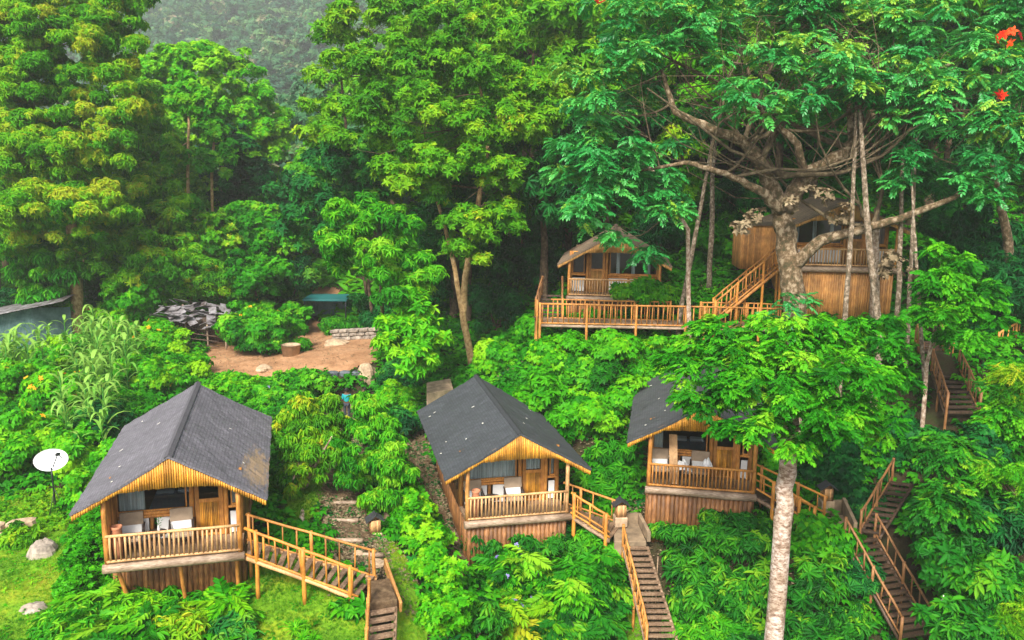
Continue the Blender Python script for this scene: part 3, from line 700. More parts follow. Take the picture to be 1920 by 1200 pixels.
# ramp 2
rmp = empty('wooden_ramp', (0, 0, 0), 0, 'short log ramp from the cabin with fallen leaves on its roof to the concrete landing', 'ramp', 'log ramps between cabins and paths')
a0, b0 = L2W(2, 2.15, 0, -.1), L2W(2, 2.15, 1.1, -.1)
a1, b1 = P3(1143, 1012, -14.3), P3(1165, 985, -14.3)
LZ = -14.3
treads(rmp, a0, a1, b0, b1, 11, .2, .05, 'plank')
for (p, q) in ((a0, a1), (b0, b1)): MB().log(p - [0, 0, .1], q - [0, 0, .1], .07, seg=4).build('stringer', M['plank'], rmp)
rail_on(rmp, a0, a1, .93, 3, 'post', .1, .05, (.08, .9), 'post', .075, mid=.3)
rail_on(rmp, b0, b1, .93, 3, 'log', .1, .045, (.3, .95), 'log', .06)
fix_origin(rmp, a1)
ld = empty('concrete_landing', (0, 0, 0), 0, 'concrete landing with low parapet between the short ramp and the long steps', 'landing')
q = [P3(1152, 1015, LZ), P3(1212, 1015, LZ), P3(1196, 980, LZ), P3(1150, 980, LZ)]
prism(MB(), q, LZ, LZ - .6).build('slab', M['concrete'], ld, .02)
MB().plank(q[1] + [0.1, 0, .18], q[2] + [.06, .1, .18], .14, .42).build('parapet', M['concrete'], ld, .02)
MB().plank(q[2] + [0, .08, .18], q[3] + [0, .08, .18], .14, .42).build('parapet', M['concrete'], ld, .02); fix_origin(ld, q[0])
tl, tr = P3(1168, 1022, LZ - .1), P3(1214, 1022, LZ - .1); dn = P3(1212, 1210, -17.1) - tl
flight('garden_steps', 'long flight of split-log steps with one handrail below the concrete landing', tl, tr, tl + dn, tr + dn + [.25, 0, 0], 17, 'plank', .8, None, d=.15, group='garden steps', nb=16)
tag(MB().log(gp(1228, 1150), gp(1228, 1150) + [0.02, 0, 2.2], .025, 6).build('garden_stake', M['plank']), 'thin upright stake with pale tip beside the long log steps', 'stake')
# ramp 3
rmp = empty('wooden_ramp', (0, 0, 0), 0, 'log ramp behind the pale tree trunk leading off the half-hidden cabin porch', 'ramp', 'log ramps between cabins and paths')
a0, b0 = L2W(3, 2.12, 0, -.1), L2W(3, 2.12, 1.1, -.1)
a1, b1 = P3(1528, 997, -13.55), P3(1548, 975, -13.55)
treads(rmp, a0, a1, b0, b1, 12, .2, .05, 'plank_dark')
for (p, q_) in ((a0, a1), (b0, b1)): MB().log(p - [0, 0, .1], q_ - [0, 0, .1], .07, seg=4).build('stringer', M['plank'], rmp)
rail_on(rmp, a0, a1, .93, 4, 'post', .3, .05, (.28, .72, .97), 'post', .07)
rail_on(rmp, b0, b1, .93, 4, 'post', .3, .045, (.1, .6, .97), 'log', .06)
fix_origin(rmp, a1)
ld = empty('concrete_landing', (0, 0, 0), 0, 'mossy concrete landing with sloped parapet beside the little lantern hut behind the pale trunk', 'landing')
LZ3 = -13.6
q = [P3(1540, 1003, LZ3), P3(1600, 1003, LZ3), P3(1592, 965, LZ3), P3(1548, 965, LZ3)]
prism(MB(), q, LZ3, LZ3 - .6).build('slab', M['concrete'], ld, .02)
MB().plank(q[1] + [.05, 0, .2], q[2] + [-.15, .3, .32], .14, .6).build('parapet', M['concrete'], ld, .02)
MB().plank(q[2] + [0, .3, .2], q[3] + [0, .3, .2], .14, .6).build('parapet', M['concrete'], ld, .02); fix_origin(ld, q[0])
tl, tr = P3(1583, 1012, LZ3 - .1), P3(1640, 1005, LZ3 - .1); bl = P3(1688, 1200, -16.6)
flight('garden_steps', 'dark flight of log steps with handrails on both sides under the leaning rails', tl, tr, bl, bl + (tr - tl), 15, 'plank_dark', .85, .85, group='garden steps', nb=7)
tl2 = at(1700, 905, 36); 
flight('garden_steps', 'upward flight of log steps with bright rail rising behind the leaves', at(1672, 900, 35.5), at(1712, 905, 35), P3(1612, 1000, LZ3), P3(1650, 1005, LZ3), 10, 'plank_dark', .9, None, group='garden steps', nb=4)
# upper walkway
dk = empty('log_walkway', (0, 0, 0), 0, 'long log walkway with twin railings crossing below the thatched cabin', 'walkway')
w0 = at(1012, 606, 42.5); w1 = at(1500, 627, 42.5); w1[2] = w0[2] - .1
zd = w0[2]; dp = np.array([0, 1.5, 0])
m = MB(); n = 70
for i in range(n):
    p = lin(w0, w1, (i + .5) / n); m.obox(p + dp / 2 + [0, 0, R.uniform(-.008, .008)], ((w1 - w0) / n * .47), dp / 2 * R.uniform(1, 1.05), (0, 0, .025))
m.build('deck', M['plank'], dk)
for o_ in (0.05, 1.4): MB().log(w0 + [0, o_, -.12], w1 + [0, o_, -.12], .08, seg=8).build('bearer', M['beam'], dk)
rail_on(dk, w0, w1, .98, 50, 'log', .02, .045, (0, .18, .37, .56, .63, .84, 1), 'log', .065, name='balusters')
rail_on(dk, w0 + dp + [.6, 0, 0], lin(w0, w1, .52) + dp, .98, 26, 'log', .02, .04, (.1, .4, .7, 1), 'log', .06, name='balusters')
rail_on(dk, lin(w0, w1, .64) + dp, w1 + dp, .98, 20, 'log', .02, .04, (0, .5, 1), 'log', .06, name='balusters')
fix_origin(dk, w0)
# small link + steps to cabin 4
tp = L2W(4, -2.75, -.3, -.1); 
flight('entry_steps', 'dark short steps with splayed rails climbing to the thatched cabin porch', tp + [-1.1, 0.6, .1], tp + [0, .6, .1], tp + [-1.5, -1.6, -.75 + .0], tp + [-.1, -1.6, -.75], 6, 'plank_dark', .95, .95, group='stairs up to the high cabins', nb=5, cat='stairs')
lk = empty('link_deck', (0, 0, 0), 0, 'dark plank deck joining the walkway end to the thatched cabin steps', 'deck')
e0 = w0 + dp + [-.1, 0, 0]; e1 = tp + [-1.5, -1.6, -.8]
m = MB()
for i in range(12):
    f = (i + .5) / 12; c_ = lin(e0 + [.8, 0, 0], e1 + [.7, 0, 0], f); m.obox(c_, (.85, 0, 0), (0, abs(e1[1] - e0[1]) / 12 * .46, 0), (0, 0, .025))
m.build('deck', M['plank_dark'], lk)
rail_on(lk, e0, e1, .9, 6, 'log', .02, .04, (0, 1), 'log', .05, name='balusters'); fix_origin(lk, e0)
# staircase to cabin 5
s0 = at(1340, 602, 43.2); s1 = at(1465, 497, 43.6)
st = empty('wooden_staircase', (0, 0, 0), 0, 'log staircase with railing rising from the walkway to the high cabin', 'staircase', 'stairs up to the high cabins')
bk = np.array([.15, 1.1, 0])
treads(st, s0, s1, s0 + bk, s1 + bk, 15, .24, .05, 'plank')
for o_ in (0, 1): MB().log(s0 + bk * o_ - [0, 0, .12], s1 + bk * o_ - [0, 0, .12], .08, seg=6).build('stringer', M['log'], st)
rail_on(st, s0, s1, .98, 16, 'log', .1, .05, (0, .33, .72, 1), 'post', .07)
rail_on(st, s0 + bk, s1 + bk, .98, 12, 'log', .1, .045, (0, .5, 1), 'post', .06); fix_origin(st, s0)
# right hand stair path
tl, tr = at(1716, 640, 40), at(1760, 640, 40); bl, br = at(1752, 765, 36), at(1812, 765, 36)
mdl = lin(tl, bl, .35); mdr = lin(tr, br, .35); mdl[2] = mdr[2] = (mdl[2] + mdr[2]) / 2
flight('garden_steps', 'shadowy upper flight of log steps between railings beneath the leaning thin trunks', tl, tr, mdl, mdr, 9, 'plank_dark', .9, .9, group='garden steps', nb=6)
p0 = mdl - [0, .9, 0]; p1 = mdr - [0, .9, 0]
ld = empty('timber_landing', (0, 0, 0), 0, 'dark plank landing between two flights on the shaded stair path', 'landing')
m = MB()
for i in range(8): m.obox(lin(lin(mdl, p0, (i + .5) / 8), lin(mdr, p1, (i + .5) / 8), .5), (p1 - p0) / 2, (0, .05, 0), (0, 0, .03))
m.build('deck', M['plank_dark'], ld); rail_on(ld, mdr + [0, 0, 0], mdr + [1.6, .1, 0], .9, 4, 'log', .1, .045, (0, 1), 'log', .055); fix_origin(ld, p0)
flight('garden_steps', 'shadowy lower flight of log steps between bright log railings by fern leaves', p0 - [0, .05, .1], p1 - [0, .05, .1], bl - [0, 1, 0], br - [0, 1, 0], 9, 'plank_dark', .9, .9, group='garden steps', nb=8)
rl = empty('log_railing', (0, 0, 0), 0, 'sloping log rail rising among dark trees at the picture edge', 'railing')
rail_on(rl, at(1870, 660, 40), at(1935, 620, 41), .9, 6, 'log', .1, .05, (0, .5, 1), 'log', .06); fix_origin(rl, at(1870, 660, 40))
# ---------------------------------------------------------------- lantern huts
def lantern_hut(p, rz, label, plinth):
    t = empty('lantern_hut', p, rz, label, 'lantern hut', 'little cane lantern huts on stone blocks')
    MB().box(-.26, .26, -.24, .24, -.3, plinth).build('stone_block', M['rock'], t, .04)
    m = MB()
    for i in range(8):
        x = -.18 + .36 * i / 7
        for y in (-.17, .17): m.tube([(x, y, plinth), (x, y, plinth + .5)], .026, 6)
        for xx in (-.18, .18): m.tube([(xx, -.17 + .34 * i / 7, plinth), (xx, -.17 + .34 * i / 7, plinth + .5)], .026, 6)
    m.build('cane_body', M['log_pale'], t)
    m = MB()
    for s in (-1, 1): m.obox((s * .16, 0, plinth + .6), (.19, 0, -s * .0 - .13 * s if s > 0 else .13), (0, .27, 0), (0, 0, .015))
    m.build('hut_roof', M['roof3'], t); return t
lantern_hut(gp(703, 1003), .3, 'cane lantern hut on a stone block beside the gravel path', .1)
lantern_hut(P3(1163, 972, -13.95), .1, 'cane lantern hut above the concrete landing by the long steps', .12)
lantern_hut(P3(1549, 945, -13.2), .0, 'cane lantern hut on stacked flat stones behind the pale tree trunk', .2)
# ---------------------------------------------------------------- rocks and walls
def rock(p, s, mat, label, cat='rock', group=None, seed=0, flatten=.6, name='rock', seg=18):
    rr = random.Random(seed); V = []; Fs = []; a = [rr.uniform(0, 6) for _ in range(9)]; n, k = seg, seg // 2
    for j in range(k + 1):
        th = math.pi * j / k
        for i in range(n):
            ph = 2 * math.pi * i / n; d = np.array([math.sin(th) * math.cos(ph), math.sin(th) * math.sin(ph), math.cos(th)])
            r = 1 + .16 * math.sin(3 * d[0] + a[0]) * math.cos(4 * d[1] + a[1]) + .12 * math.sin(6 * d[2] + a[2] + 3 * d[0]) + .07 * math.sin(9 * d[0] + a[3]) * math.sin(8 * d[1] + a[4]) + rr.uniform(-.03, .03)
            r = min(r, 1.08); V.append((d[0] * r * s[0], d[1] * r * s[1], d[2] * r * s[2] * flatten))
    for j in range(k):
        for i in range(n): Fs.append((j * n + i, (j + 1) * n + i, (j + 1) * n + (i + 1) % n, j * n + (i + 1) % n))
    o = MB().add(V, Fs, False).build(name, M[mat]); o.location = [float(c) for c in p]; o.rotation_euler = (0, 0, rr.uniform(0, 6)); return tag(o, label, cat, group)
rock(gp(82, 1045, -.15), (.62, .5, 1.1), 'rock_grey', 'upright mossy boulder on the lawn under the satellite dish', seed=3)
rock(gp(62, 1145, -.12), (.55, .38, .5), 'rock_grey', 'low pale boulder lying on the bright lawn', seed=5)
rock(gp(632, 648), (.95, .6, .7), 'rock', 'tan boulder sitting on the dirt terrace', seed=8)
rock(gp(688, 706), (.7, .6, 1.3), 'rock', 'large tan boulder at the end of the blue-grey stone wall', seed=9)
rock(gp(495, 698), (.55, .5, .6), 'rock', 'tan rock at the hedge edge of the dirt terrace', seed=10)
rock(gp(1217, 1000, .1), (.32, .3, .3), 'rock', 'rounded tan stone beside the concrete landing', seed=11)
rock(gp(1228, 1012, .0), (.22, .2, .22), 'rock', 'smaller tan stone below the rounded stone by the landing', seed=12)
rock(gp(705, 1068, .05), (.35, .3, .2), 'rock', 'flat stone at the head of the landing slab', seed=13)
rock(gp(672, 1042, .03), (.2, .18, .2), 'rock', 'small brown stone at the edge of the gravel path', seed=14)
def stone_wall(name, label, p0, p1, h, mat, sz=.45, group=None, seed=1, lean=.0):
    rr = random.Random(seed); p0, p1 = np.array(p0, float), np.array(p1, float); L = np.linalg.norm((p1 - p0)[:2]); z = 0; m = MB(); n = np.array([-(p1 - p0)[1], (p1 - p0)[0], 0]) / L
    while z < h:
        hh = sz * rr.uniform(.45, .7); x = -rr.uniform(0, .2)
        while x < L:
            ww = sz * rr.uniform(.8, 1.8); c_ = lin(p0, p1, (x + ww / 2) / L) + [0, 0, z + hh / 2] + n * rr.uniform(-.05, .05)
            V = []; Fs = []; N_ = 10
            for j in range(6):
                th = math.pi * j / 5
                for i in range(N_):
                    ph = 2 * math.pi * i / N_; d = [math.sin(th) * math.cos(ph), math.sin(th) * math.sin(ph), math.cos(th)]
                    e = [math.copysign(abs(q) ** .55, q) * rr.uniform(.92, 1.05) for q in d]; dx = (p1 - p0) / L
                    V.append(c_ + dx * e[0] * ww * .49 + n * e[1] * .28 + np.array([0, 0, e[2] * hh * .49]))
            for j in range(5):
                for i in range(N_): Fs.append((j * N_ + i, (j + 1) * N_ + i, (j + 1) * N_ + (i + 1) % N_, j * N_ + (i + 1) % N_))
            m.add(V, Fs, False); x += ww * .97
        z += hh * .93
    m.plank(p0 + n * .25 + [0, 0, h / 2 - .05], p1 + n * .25 + [0, 0, h / 2 - .05], .3, h - .1)
    return tag(m.build(name, M[mat]), label, 'wall', group)
stone_wall('stone_wall', 'blue-grey dry stone wall edging the dirt terrace', atz(606, 738, -13.7), atz(676, 738, -13.7), 1.25, 'rock_blue', .6)
stone_wall('stone_wall', 'low row of mossy stone blocks at the back of the dirt terrace', gp(625, 640), gp(700, 638), .55, 'rock_grey', .6, seed=4)
stone_wall('stone_wall', 'cream boulder retaining wall at the lawn corner', atz(-40, 1060, -15.0), atz(28, 1050, -14.9), 1.3, 'rock', .7, seed=6)
tag(prism(MB(), [P3(800, 752, -12.2), P3(850, 742, -12.2), P3(845, 722, -12.2), P3(800, 730, -12.2)], -11.8, -12.9).build('stone_step', M['rock'], None, .05), 'broad pale stone step behind the leaf-strewn cabin roof', 'stone step')
def planter(p, r, h, label):
    t = empty('planter_pot', p, 0, label, 'planter', 'round planters on the dirt terrace')
    MB().lathe((0, 0, 0), [(0, 0), (r * .85, 0), (r, h), (r * 1.05, h), (r * .9, h), (r * .85, h - .08), (0, h - .08)], 18).build('pot', M['rock'], t); return t
PL1 = planter(gp(546, 668), .62, .75, 'stone tub planter with leafy plant at the terrace edge')
PL2 = planter(gp(566, 655), .55, .65, 'second smaller tub planter tucked behind the leafy one')
# ---------------------------------------------------------------- satellite dish
db = gp(106, 966)
sd_ = empty('satellite_dish', db, 0, 'white satellite dish on a thin dark mast above the lawn', 'satellite dish')
MB().log((0, 0, -.1), (-.05, 0, 1.9), .035, 8, .0).build('mast', M['metal_dark'], sd_)
m = MB()
for k in range(3):
    a = k * 2.09 + .3; m.tube([(.4 * math.cos(a), .4 * math.sin(a), -.05), (0, 0, 1.0)], .015, 5)
m.build('mast_brace', M['metal_dark'], sd_)
dc = at(95, 864, np.linalg.norm(db @ _fw) - .1) - db
prof = [(0, 0)] + [(.62 * t, .14 * t * t) for t in (.15, .3, .45, .6, .75, .9, 1)] + [(.63, .15)] + [(.6 * t, .14 * t * t - .02) for t in (1, .7, .4, 0.05)]
dsh = MB().lathe((0, 0, 0), prof, 36).build('dish', M['dish'], sd_); dsh.location = [float(c) for c in dc]
tgt = (-np.array(ray(95, 864))) + np.array([0, 0, .35]) + np.array([.12, 0, 0])
dsh.rotation_euler = Vector([float(c) for c in tgt]).to_track_quat('Z', 'Y').to_euler(); dsh.scale = (1, .72, 1)
dn_ = tgt / np.linalg.norm(tgt)
m = MB(); tip = dc + dn_ * .6 + np.array([.25, 0, .12]); m.tube([dc + [0, 0, -.42], tip], .022, 6); m.tube([dc + [.5, 0, .1], tip], .018, 6); m.obox(tip, (.06, 0, 0), (0, .08, 0), (0, 0, .045)); m.build('receiver_arm', M['metal_dark'], sd_)
# ---------------------------------------------------------------- sheds, tank
def gl0(p): return np.array([p[0], p[1], G(p[0], p[1])])
s = gp(60, 665); sh = empty('tin_shed', s, .25, 'blue-green corrugated tin shed half buried in leaves', 'shed')
def corr(mb, p, q, z0, z1a, z1b, n=40, amp=.04):
    p, q = np.array(p, float), np.array(q, float); V = []; Fs = []; d = (q - p); nn = np.array([-d[1], d[0], 0]); nn = nn / np.linalg.norm(nn)
    for i in range(n * 2 + 1):
        t = i / (n * 2); o = nn * (amp if i % 2 else 0); V.append(p + d * t + o + [0, 0, z0]); V.append(p + d * t + o + [0, 0, z1a + (z1b - z1a) * t])
    for i in range(n * 2): Fs.append((2 * i, 2 * i + 2, 2 * i + 3, 2 * i + 1))
    return mb.add(V, Fs)
m = MB(); corr(m, (-3.4, 0, 0), (.2, 0, 0), 0, 2.3, 3.1); corr(m, (.2, 0, 0), (2.2, 1.4, 0), 0, 3.1, 2.9); corr(m, (-3.4, 4, 0), (-3.4, 0, 0), 0, 2.3, 2.3); corr(m, (2.2, 4, 0), (-3.4, 4, 0), 0, 2.9, 2.3)
m.build('tin_wall', M['tin'], sh)
m = MB()
for i in range(24):
    x = -3.8 + i * .26; z = 2.4 + (x + 3.8) * .2; m.obox((x, 1.6, z), (.13, 0, .028), (0, 2.3, 0), (0, 0, .012 + .01 * (i % 2)))
m.build('tin_roof', M['tin_rust'], sh)
s = gp(375, 655); sh = empty('lean_to_shack', s, 0, 'ramshackle open shack with jumbled grey sheets on its roof', 'shack'); sh.scale = (.78, .8, .82)
m = MB()
for i in range(16): x = -2.5 + i * .1; m.log((x, -.2 + .02 * i, 0), (x + R.uniform(-.1, .1), -.1, 2.9 - .03 * i), .05, 6)
slab_wall(m, (-2.5, 2.6), (2.4, 2.5), 2.2, -.2, .1); slab_wall(m, (-2.5, -.1), (-2.5, 2.6), 2.7, -.2, .1)
m.build('plank_wall', M['plank_dark'], sh)
for (x, y, h) in ((-2.5, 0, 3), (-.9, -.4, 2.7), (.9, -.4, 2.1), (2.4, -.2, 1.9), (2.3, 2.5, 2.6), (-2.4, 2.6, 3.3)):
    MB().log((x, y, -.2), (x + R.uniform(-.1, .1), y, h), .08).build('post', M['beam'], sh)
m = MB()
for k in range(4): m.log((-.9, -.4, .5 + .45 * k), (1.8, -.5, .3 + .42 * k), .045, 6)
m.build('rail', M['plank_dark'], sh)
m = MB()
for i in range(60):
    x = R.uniform(-3.1, 3.2); y = R.uniform(-.9, 3.0); z = 2.95 - .3 * (x + 2.8) * .6 + .2 * y + R.uniform(0, .3); a = R.uniform(-1.5, 1.5); l = R.uniform(.5, 1.1); ww = R.uniform(.18, .4)
    m.obox((x, y, z), (l * math.cos(a), l * math.sin(a), R.uniform(-.35, .3)), (-ww * math.sin(a), ww * math.cos(a), R.uniform(-.15, .15)), (0, 0, .015))
m.build('roof_sheets', M['tin_rust'], sh)
s = gp(612, 612); sh = empty('teal_shelter', s, 0, 'teal roofed shelter behind the shrubs above the dirt terrace', 'shelter')
MB().box(-1.6, 1.7, -.6, 2.2, 2.0, 2.15).build('shelter_roof', M['teal'], sh, .01)
m = MB(); corr(m, (-1.5, -.4, 0), (-1.5, 2, 0), 0, 2, 2, 20); corr(m, (1.5, 2, 0), (-1.5, 2, 0), 0, 2, 2, 20); m.build('tin_wall', M['tin'], sh)
for x in (-1.5, 1.6): MB().log((x, -.5, 0), (x, -.5, 2), .06).build('post', M['metal_dark'], sh)
s = gp(188, 610); tk = empty('water_tank', s, 0, 'black ribbed water tank on a timber platform among the trees', 'water tank')
m = MB(); 
for (x, y) in ((-1, -1), (1, -1), (-1, 1), (1, 1)): m.log((x, y, -.3), (x, y, 1.3), .1)
m.build('platform_legs', M['beam'], tk); MB().box(-1.25, 1.25, -1.25, 1.25, 1.3, 1.5).build('platform', M['log'], tk)
pr = [(0, 1.5), (1.0, 1.5)]
for k in range(9): pr += [(1.0, 1.55 + k * .22), (1.05, 1.6 + k * .22), (1.05, 1.68 + k * .22), (1.0, 1.73 + k * .22)]
pr += [(.8, 3.75), (.3, 3.95), (.3, 4.05), (0, 4.05)]
MB().lathe((0, 0, 0), pr, 24).build('tank_body', M['tank'], tk)
# fallen leaves on roofs
def roof_leaves(ci, spots, label):
    t = MB()
    for (x, y) in spots:
        E, he, hR = 2.92, 1.81, 3.46; sl_ = -math.copysign((hR - he) / E, x); a = R.uniform(0, 3); l = R.uniform(.035, .065)
        p = L2W(ci, x, y, roofline(x, E, he, hR) + .035); c_, s_ = math.cos(CAB[ci][3]), math.sin(CAB[ci][3])
        ax = np.array([math.cos(a), math.sin(a), sl_ * math.cos(a)]) * l; ay = np.array([-math.sin(a), math.cos(a), -sl_ * math.sin(a)]) * l * .45
        rot = lambda v: np.array([v[0] * c_ - v[1] * s_, v[0] * s_ + v[1] * c_, v[2]])
        t.obox(p, rot(ax), rot(ay), (0, 0, .004))
    o = t.build('fallen_leaves', LM['cream']); tag(o, label, 'fallen leaves', kind='stuff')
roof_leaves(2, [(-R.uniform(.3, 2.7), R.uniform(.3, 8.5)) for _ in range(7)] + [(R.uniform(.2, 2.6), R.uniform(.3, 8)) for _ in range(3)], 'pale fallen leaves scattered over the dark shingle roof')
roof_leaves(3, [(-R.uniform(.3, 2.7), R.uniform(.3, 8.5)) for _ in range(6)], 'few pale leaves on the roof half under the tree')
roof_leaves(1, [(-R.uniform(.3, 2.7), R.uniform(.3, 8.5)) for _ in range(5)] + [(1.5, 5), (2.1, 2)], 'tiny pale leaves on the stained grey roof')
# ---------------------------------------------------------------- people
def person(p, rz, label, joints, radii, edges, shirt_mat, sleeves, hair=True):
    t = empty('person', p, rz, label, 'person')
    me = bpy.data.meshes.new('body'); me.from_pydata(joints, edges, []); me.materials.append(M['skin'])
    o = bpy.data.objects.new('body', me); COL.objects.link(o); o.parent = t
    sk = o.modifiers.new('skin', 'SKIN'); d = me.skin_vertices[0].data if me.skin_vertices else None
    if d is None:
        bpy.context.view_layer.objects.active = o; d = me.skin_vertices[0].data
    for i, r in enumerate(radii): d[i].radius = r if isinstance(r, tuple) else (r, r)
    d[0].use_root = True
    sb = o.modifiers.new('sub', 'SUBSURF'); sb.levels = 1; sb.render_levels = 2
    return t
def clothes(t, name, joints, radii, edges, mat):
    me = bpy.data.meshes.new(name); me.from_pydata(joints, edges, []); me.materials.append(M[mat])
    o = bpy.data.objects.new(name, me); COL.objects.link(o); o.parent = t
    o.modifiers.new('skin', 'SKIN'); d = me.skin_vertices[0].data
    for i, r in enumerate(radii): d[i].radius = r if isinstance(r, tuple) else (r, r)
    d[0].use_root = True; sb = o.modifiers.new('sub', 'SUBSURF'); sb.levels = 1; sb.render_levels = 2
def add_person(p, rz, label, shirt, bend=0.0):
    J = [(0, 0, .95), (0, 0, 1.2), (0, 0, 1.42), (0, -.01, 1.52), (0, -.02, 1.62), (0, -.02, 1.72),
         (.18, 0, 1.4), (.25, .02, 1.13), (.27, -.06, .9), (.27, -.08, .81), (-.18, 0, 1.4), (-.25, .02, 1.13), (-.27, -.06, .9), (-.27, -.08, .81),
         (.1, 0, .88), (.11, -.02, .5), (.11, .02, .08), (.12, -.14, .03), (-.1, 0, .88), (-.11, -.02, .5), (-.11, .02, .08), (-.12, -.14, .03)]
    if bend: J = [(x, y - max(0, z - .95) * math.sin(bend), .95 + (z - .95) * math.cos(bend)) if z > .95 and abs(x) < .2 else (x, y - (.25 if z < 1.5 and abs(x) > .2 else 0), z) for (x, y, z) in J]
    Rr = [(.16, .11), (.14, .1), (.15, .1), .055, .095, .07, .065, .048, .035, .04, .065, .048, .035, .04, .085, .055, .04, .035, .085, .055, .04, .035]
    Ed = [(0, 1), (1, 2), (2, 3), (3, 4), (4, 5), (2, 6), (6, 7), (7, 8), (8, 9), (2, 10), (10, 11), (11, 12), (12, 13), (0, 14), (14, 15), (15, 16), (16, 17), (0, 18), (18, 19), (19, 20), (20, 21)]
    t = person(p, rz, label, J, Rr, Ed, None, None)
    clothes(t, 'shirt', [J[0], J[1], J[2], J[6], J[7], J[10], J[11]], [(.18, .13), (.17, .125), (.175, .125), .085, .07, .085, .07], [(0, 1), (1, 2), (2, 3), (3, 4), (2, 5), (5, 6)], shirt)
    clothes(t, 'trousers', [J[0], J[14], J[15], J[16], J[18], J[19], J[20]], [(.175, .125), .105, .075, .06, .105, .075, .06], [(0, 1), (1, 2), (2, 3), (0, 4), (4, 5), (5, 6)], 'trousers')
    h = J[5]; MB().lathe((h[0], h[1] + .02, h[2] - .08), [(.0, .165), (.06, .15), (.1, .1), (.108, .03), (.09, -.02), (0, -.03)], 14).build('hair', M['hair'], t)
    m = MB()
    for s_ in (-1, 1): m.lathe((s_ * .035, h[1] - .095, h[2] - .09), [(0, .012), (.012, 0), (0, -.012)], 8)
    m.build('eyes', M['hair'], t); return t
pp = atz(651, 790, -13.6); pp[2] = G(pp[0], pp[1])
add_person(at(650, 800, 51) * 0 + np.array([at(651, 796, 47)[0], at(651, 796, 47)[1], G(*at(651, 796, 47)[:2])]), math.pi, 'person in a bright teal shirt seen from behind on the gravel path', 'shirt')
q_ = at(670, 790, 47.8); add_person([q_[0], q_[1], G(q_[0], q_[1])], 2.2, 'person in rust-brown clothes bending beside the teal-shirted figure', 'orange_top', .7)
# ---------------------------------------------------------------- leaves
def hexleaf(L, wd, fold=.12, curl=.25):
    V = np.array([(0, 0, 0), (.3 * L, wd * .5, fold * wd), (.7 * L, wd * .42, fold * wd - curl * L * .35), (L, 0, -curl * L), (.7 * L, -wd * .42, fold * wd - curl * L * .35), (.3 * L, -wd * .5, fold * wd)])
    return V, [(0, 3, 2, 1), (0, 5, 4, 3)]
def dialeaf(L, wd, fold=.12, curl=.25):
    return np.array([(0, 0, 0), (.5 * L, -wd * .5, fold * wd), (L, 0, -curl * L), (.5 * L, wd * .5, fold * wd)]), [(0, 1, 2, 3)]
def xf(V, el, az, off=(0, 0, 0), roll=0.):
    c, s = math.cos(roll), math.sin(roll); V = V @ np.array([[1, 0, 0], [0, c, s], [0, -s, c]])
    c, s = math.cos(el), math.sin(el); V = V @ np.array([[c, 0, s], [0, 1, 0], [-s, 0, c]])
    c, s = math.cos(az), math.sin(az); V = V @ np.array([[c, s, 0], [-s, c, 0], [0, 0, 1]])
    return V + np.array(off)
def join(parts):
    Vs = []; Fs = []; T = []; b = 0
    for V, Fq in parts:
        Vs.append(V); Fs.append(np.array(Fq) + b); b += len(V); T.append(np.full(len(V), R.uniform(-.1, .1)))
    return np.concatenate(Vs), np.concatenate(Fs), np.concatenate(T)
def rosette(n, L, wd, e0=.5, e1=-.4, curl=.3, lf=hexleaf):
    ps = []
    for i in range(n):
        t = i / n; V, f = lf(L * R.uniform(.75, 1.1), wd * R.uniform(.85, 1.1), curl=curl)
        ps.append((xf(V, e0 + (e1 - e0) * R.random(), i * 2.4 + R.uniform(-.3, .3), (0, 0, R.uniform(-.1, .05) * L), R.uniform(-.4, .4)), f))
    return join(ps)
def frond(L, n, ll, lw_, droop=.35, lf=hexleaf, ang=1.1):
    ps = []
    for i in range(n):
        t = (i + 1) / (n + .5); x = t * L; z = -droop * t * t * L; k = .75 + .5 * math.sin(t * 2.6)
        for s in (-1, 1):
            V, f = lf(ll * k * R.uniform(.9, 1.1), lw_ * k, curl=.2); ps.append((xf(V, -.25 + R.uniform(-.25, .2), s * (ang - .35 * t) + R.uniform(-.12, .12), (x, 0, z), R.uniform(-.35, .35)), f))
    V, f = lf(ll, lw_); ps.append((xf(V, -.6, 0, (L * .97, 0, -droop * L * .95)), f))
    return join(ps)
def lobed(n, L):
    ps = []
    for i in range(n):
        az = i * 2.4 + R.uniform(-.3, .3); el = R.uniform(-.4, .6); rr = L * R.uniform(.3, .7); b = (rr * math.cos(az), rr * math.sin(az), rr * math.sin(el) * .5); rl = R.uniform(-.3, .3)
        for da, sc in ((-.75, .75), (0, 1), (.75, .75)):
            V, f = dialeaf(L * sc * .8, L * .38, curl=.3); ps.append((xf(V, el * .4 - .25, az + da, b, rl), f))
    return join(ps)
TM = {}
TM['ros'] = [rosette(8, 1, .38) for _ in range(4)]
TM['rosl'] = [rosette(9, 1, .26, .4, -.7, .45) for _ in range(4)]       # long narrow leaves
TM['droop'] = [rosette(9, 1, .25, -.1, -1.2, .35) for _ in range(4)]
TM['small'] = [rosette(9, 1, .6, .6, -.3, .2, dialeaf) for _ in range(4)]
TM['smd'] = [rosette(10, 1, .42, .5, -.8, .3, dialeaf) for _ in range(4)]
TM['frond'] = [frond(1, 6, .3, .15, d_) for d_ in (.2, .4, .6, .3)]
TM['fine'] = [frond(1, 10, .26, .07, d_, dialeaf, 1.2) for d_ in (.2, .4, .5)]
TM['fern'] = [frond(1, 9, .36, .12, d_, hexleaf, 1.0) for d_ in (.15, .35, .5)]
TM['lobed'] = [lobed(6, 1) for _ in range(4)]
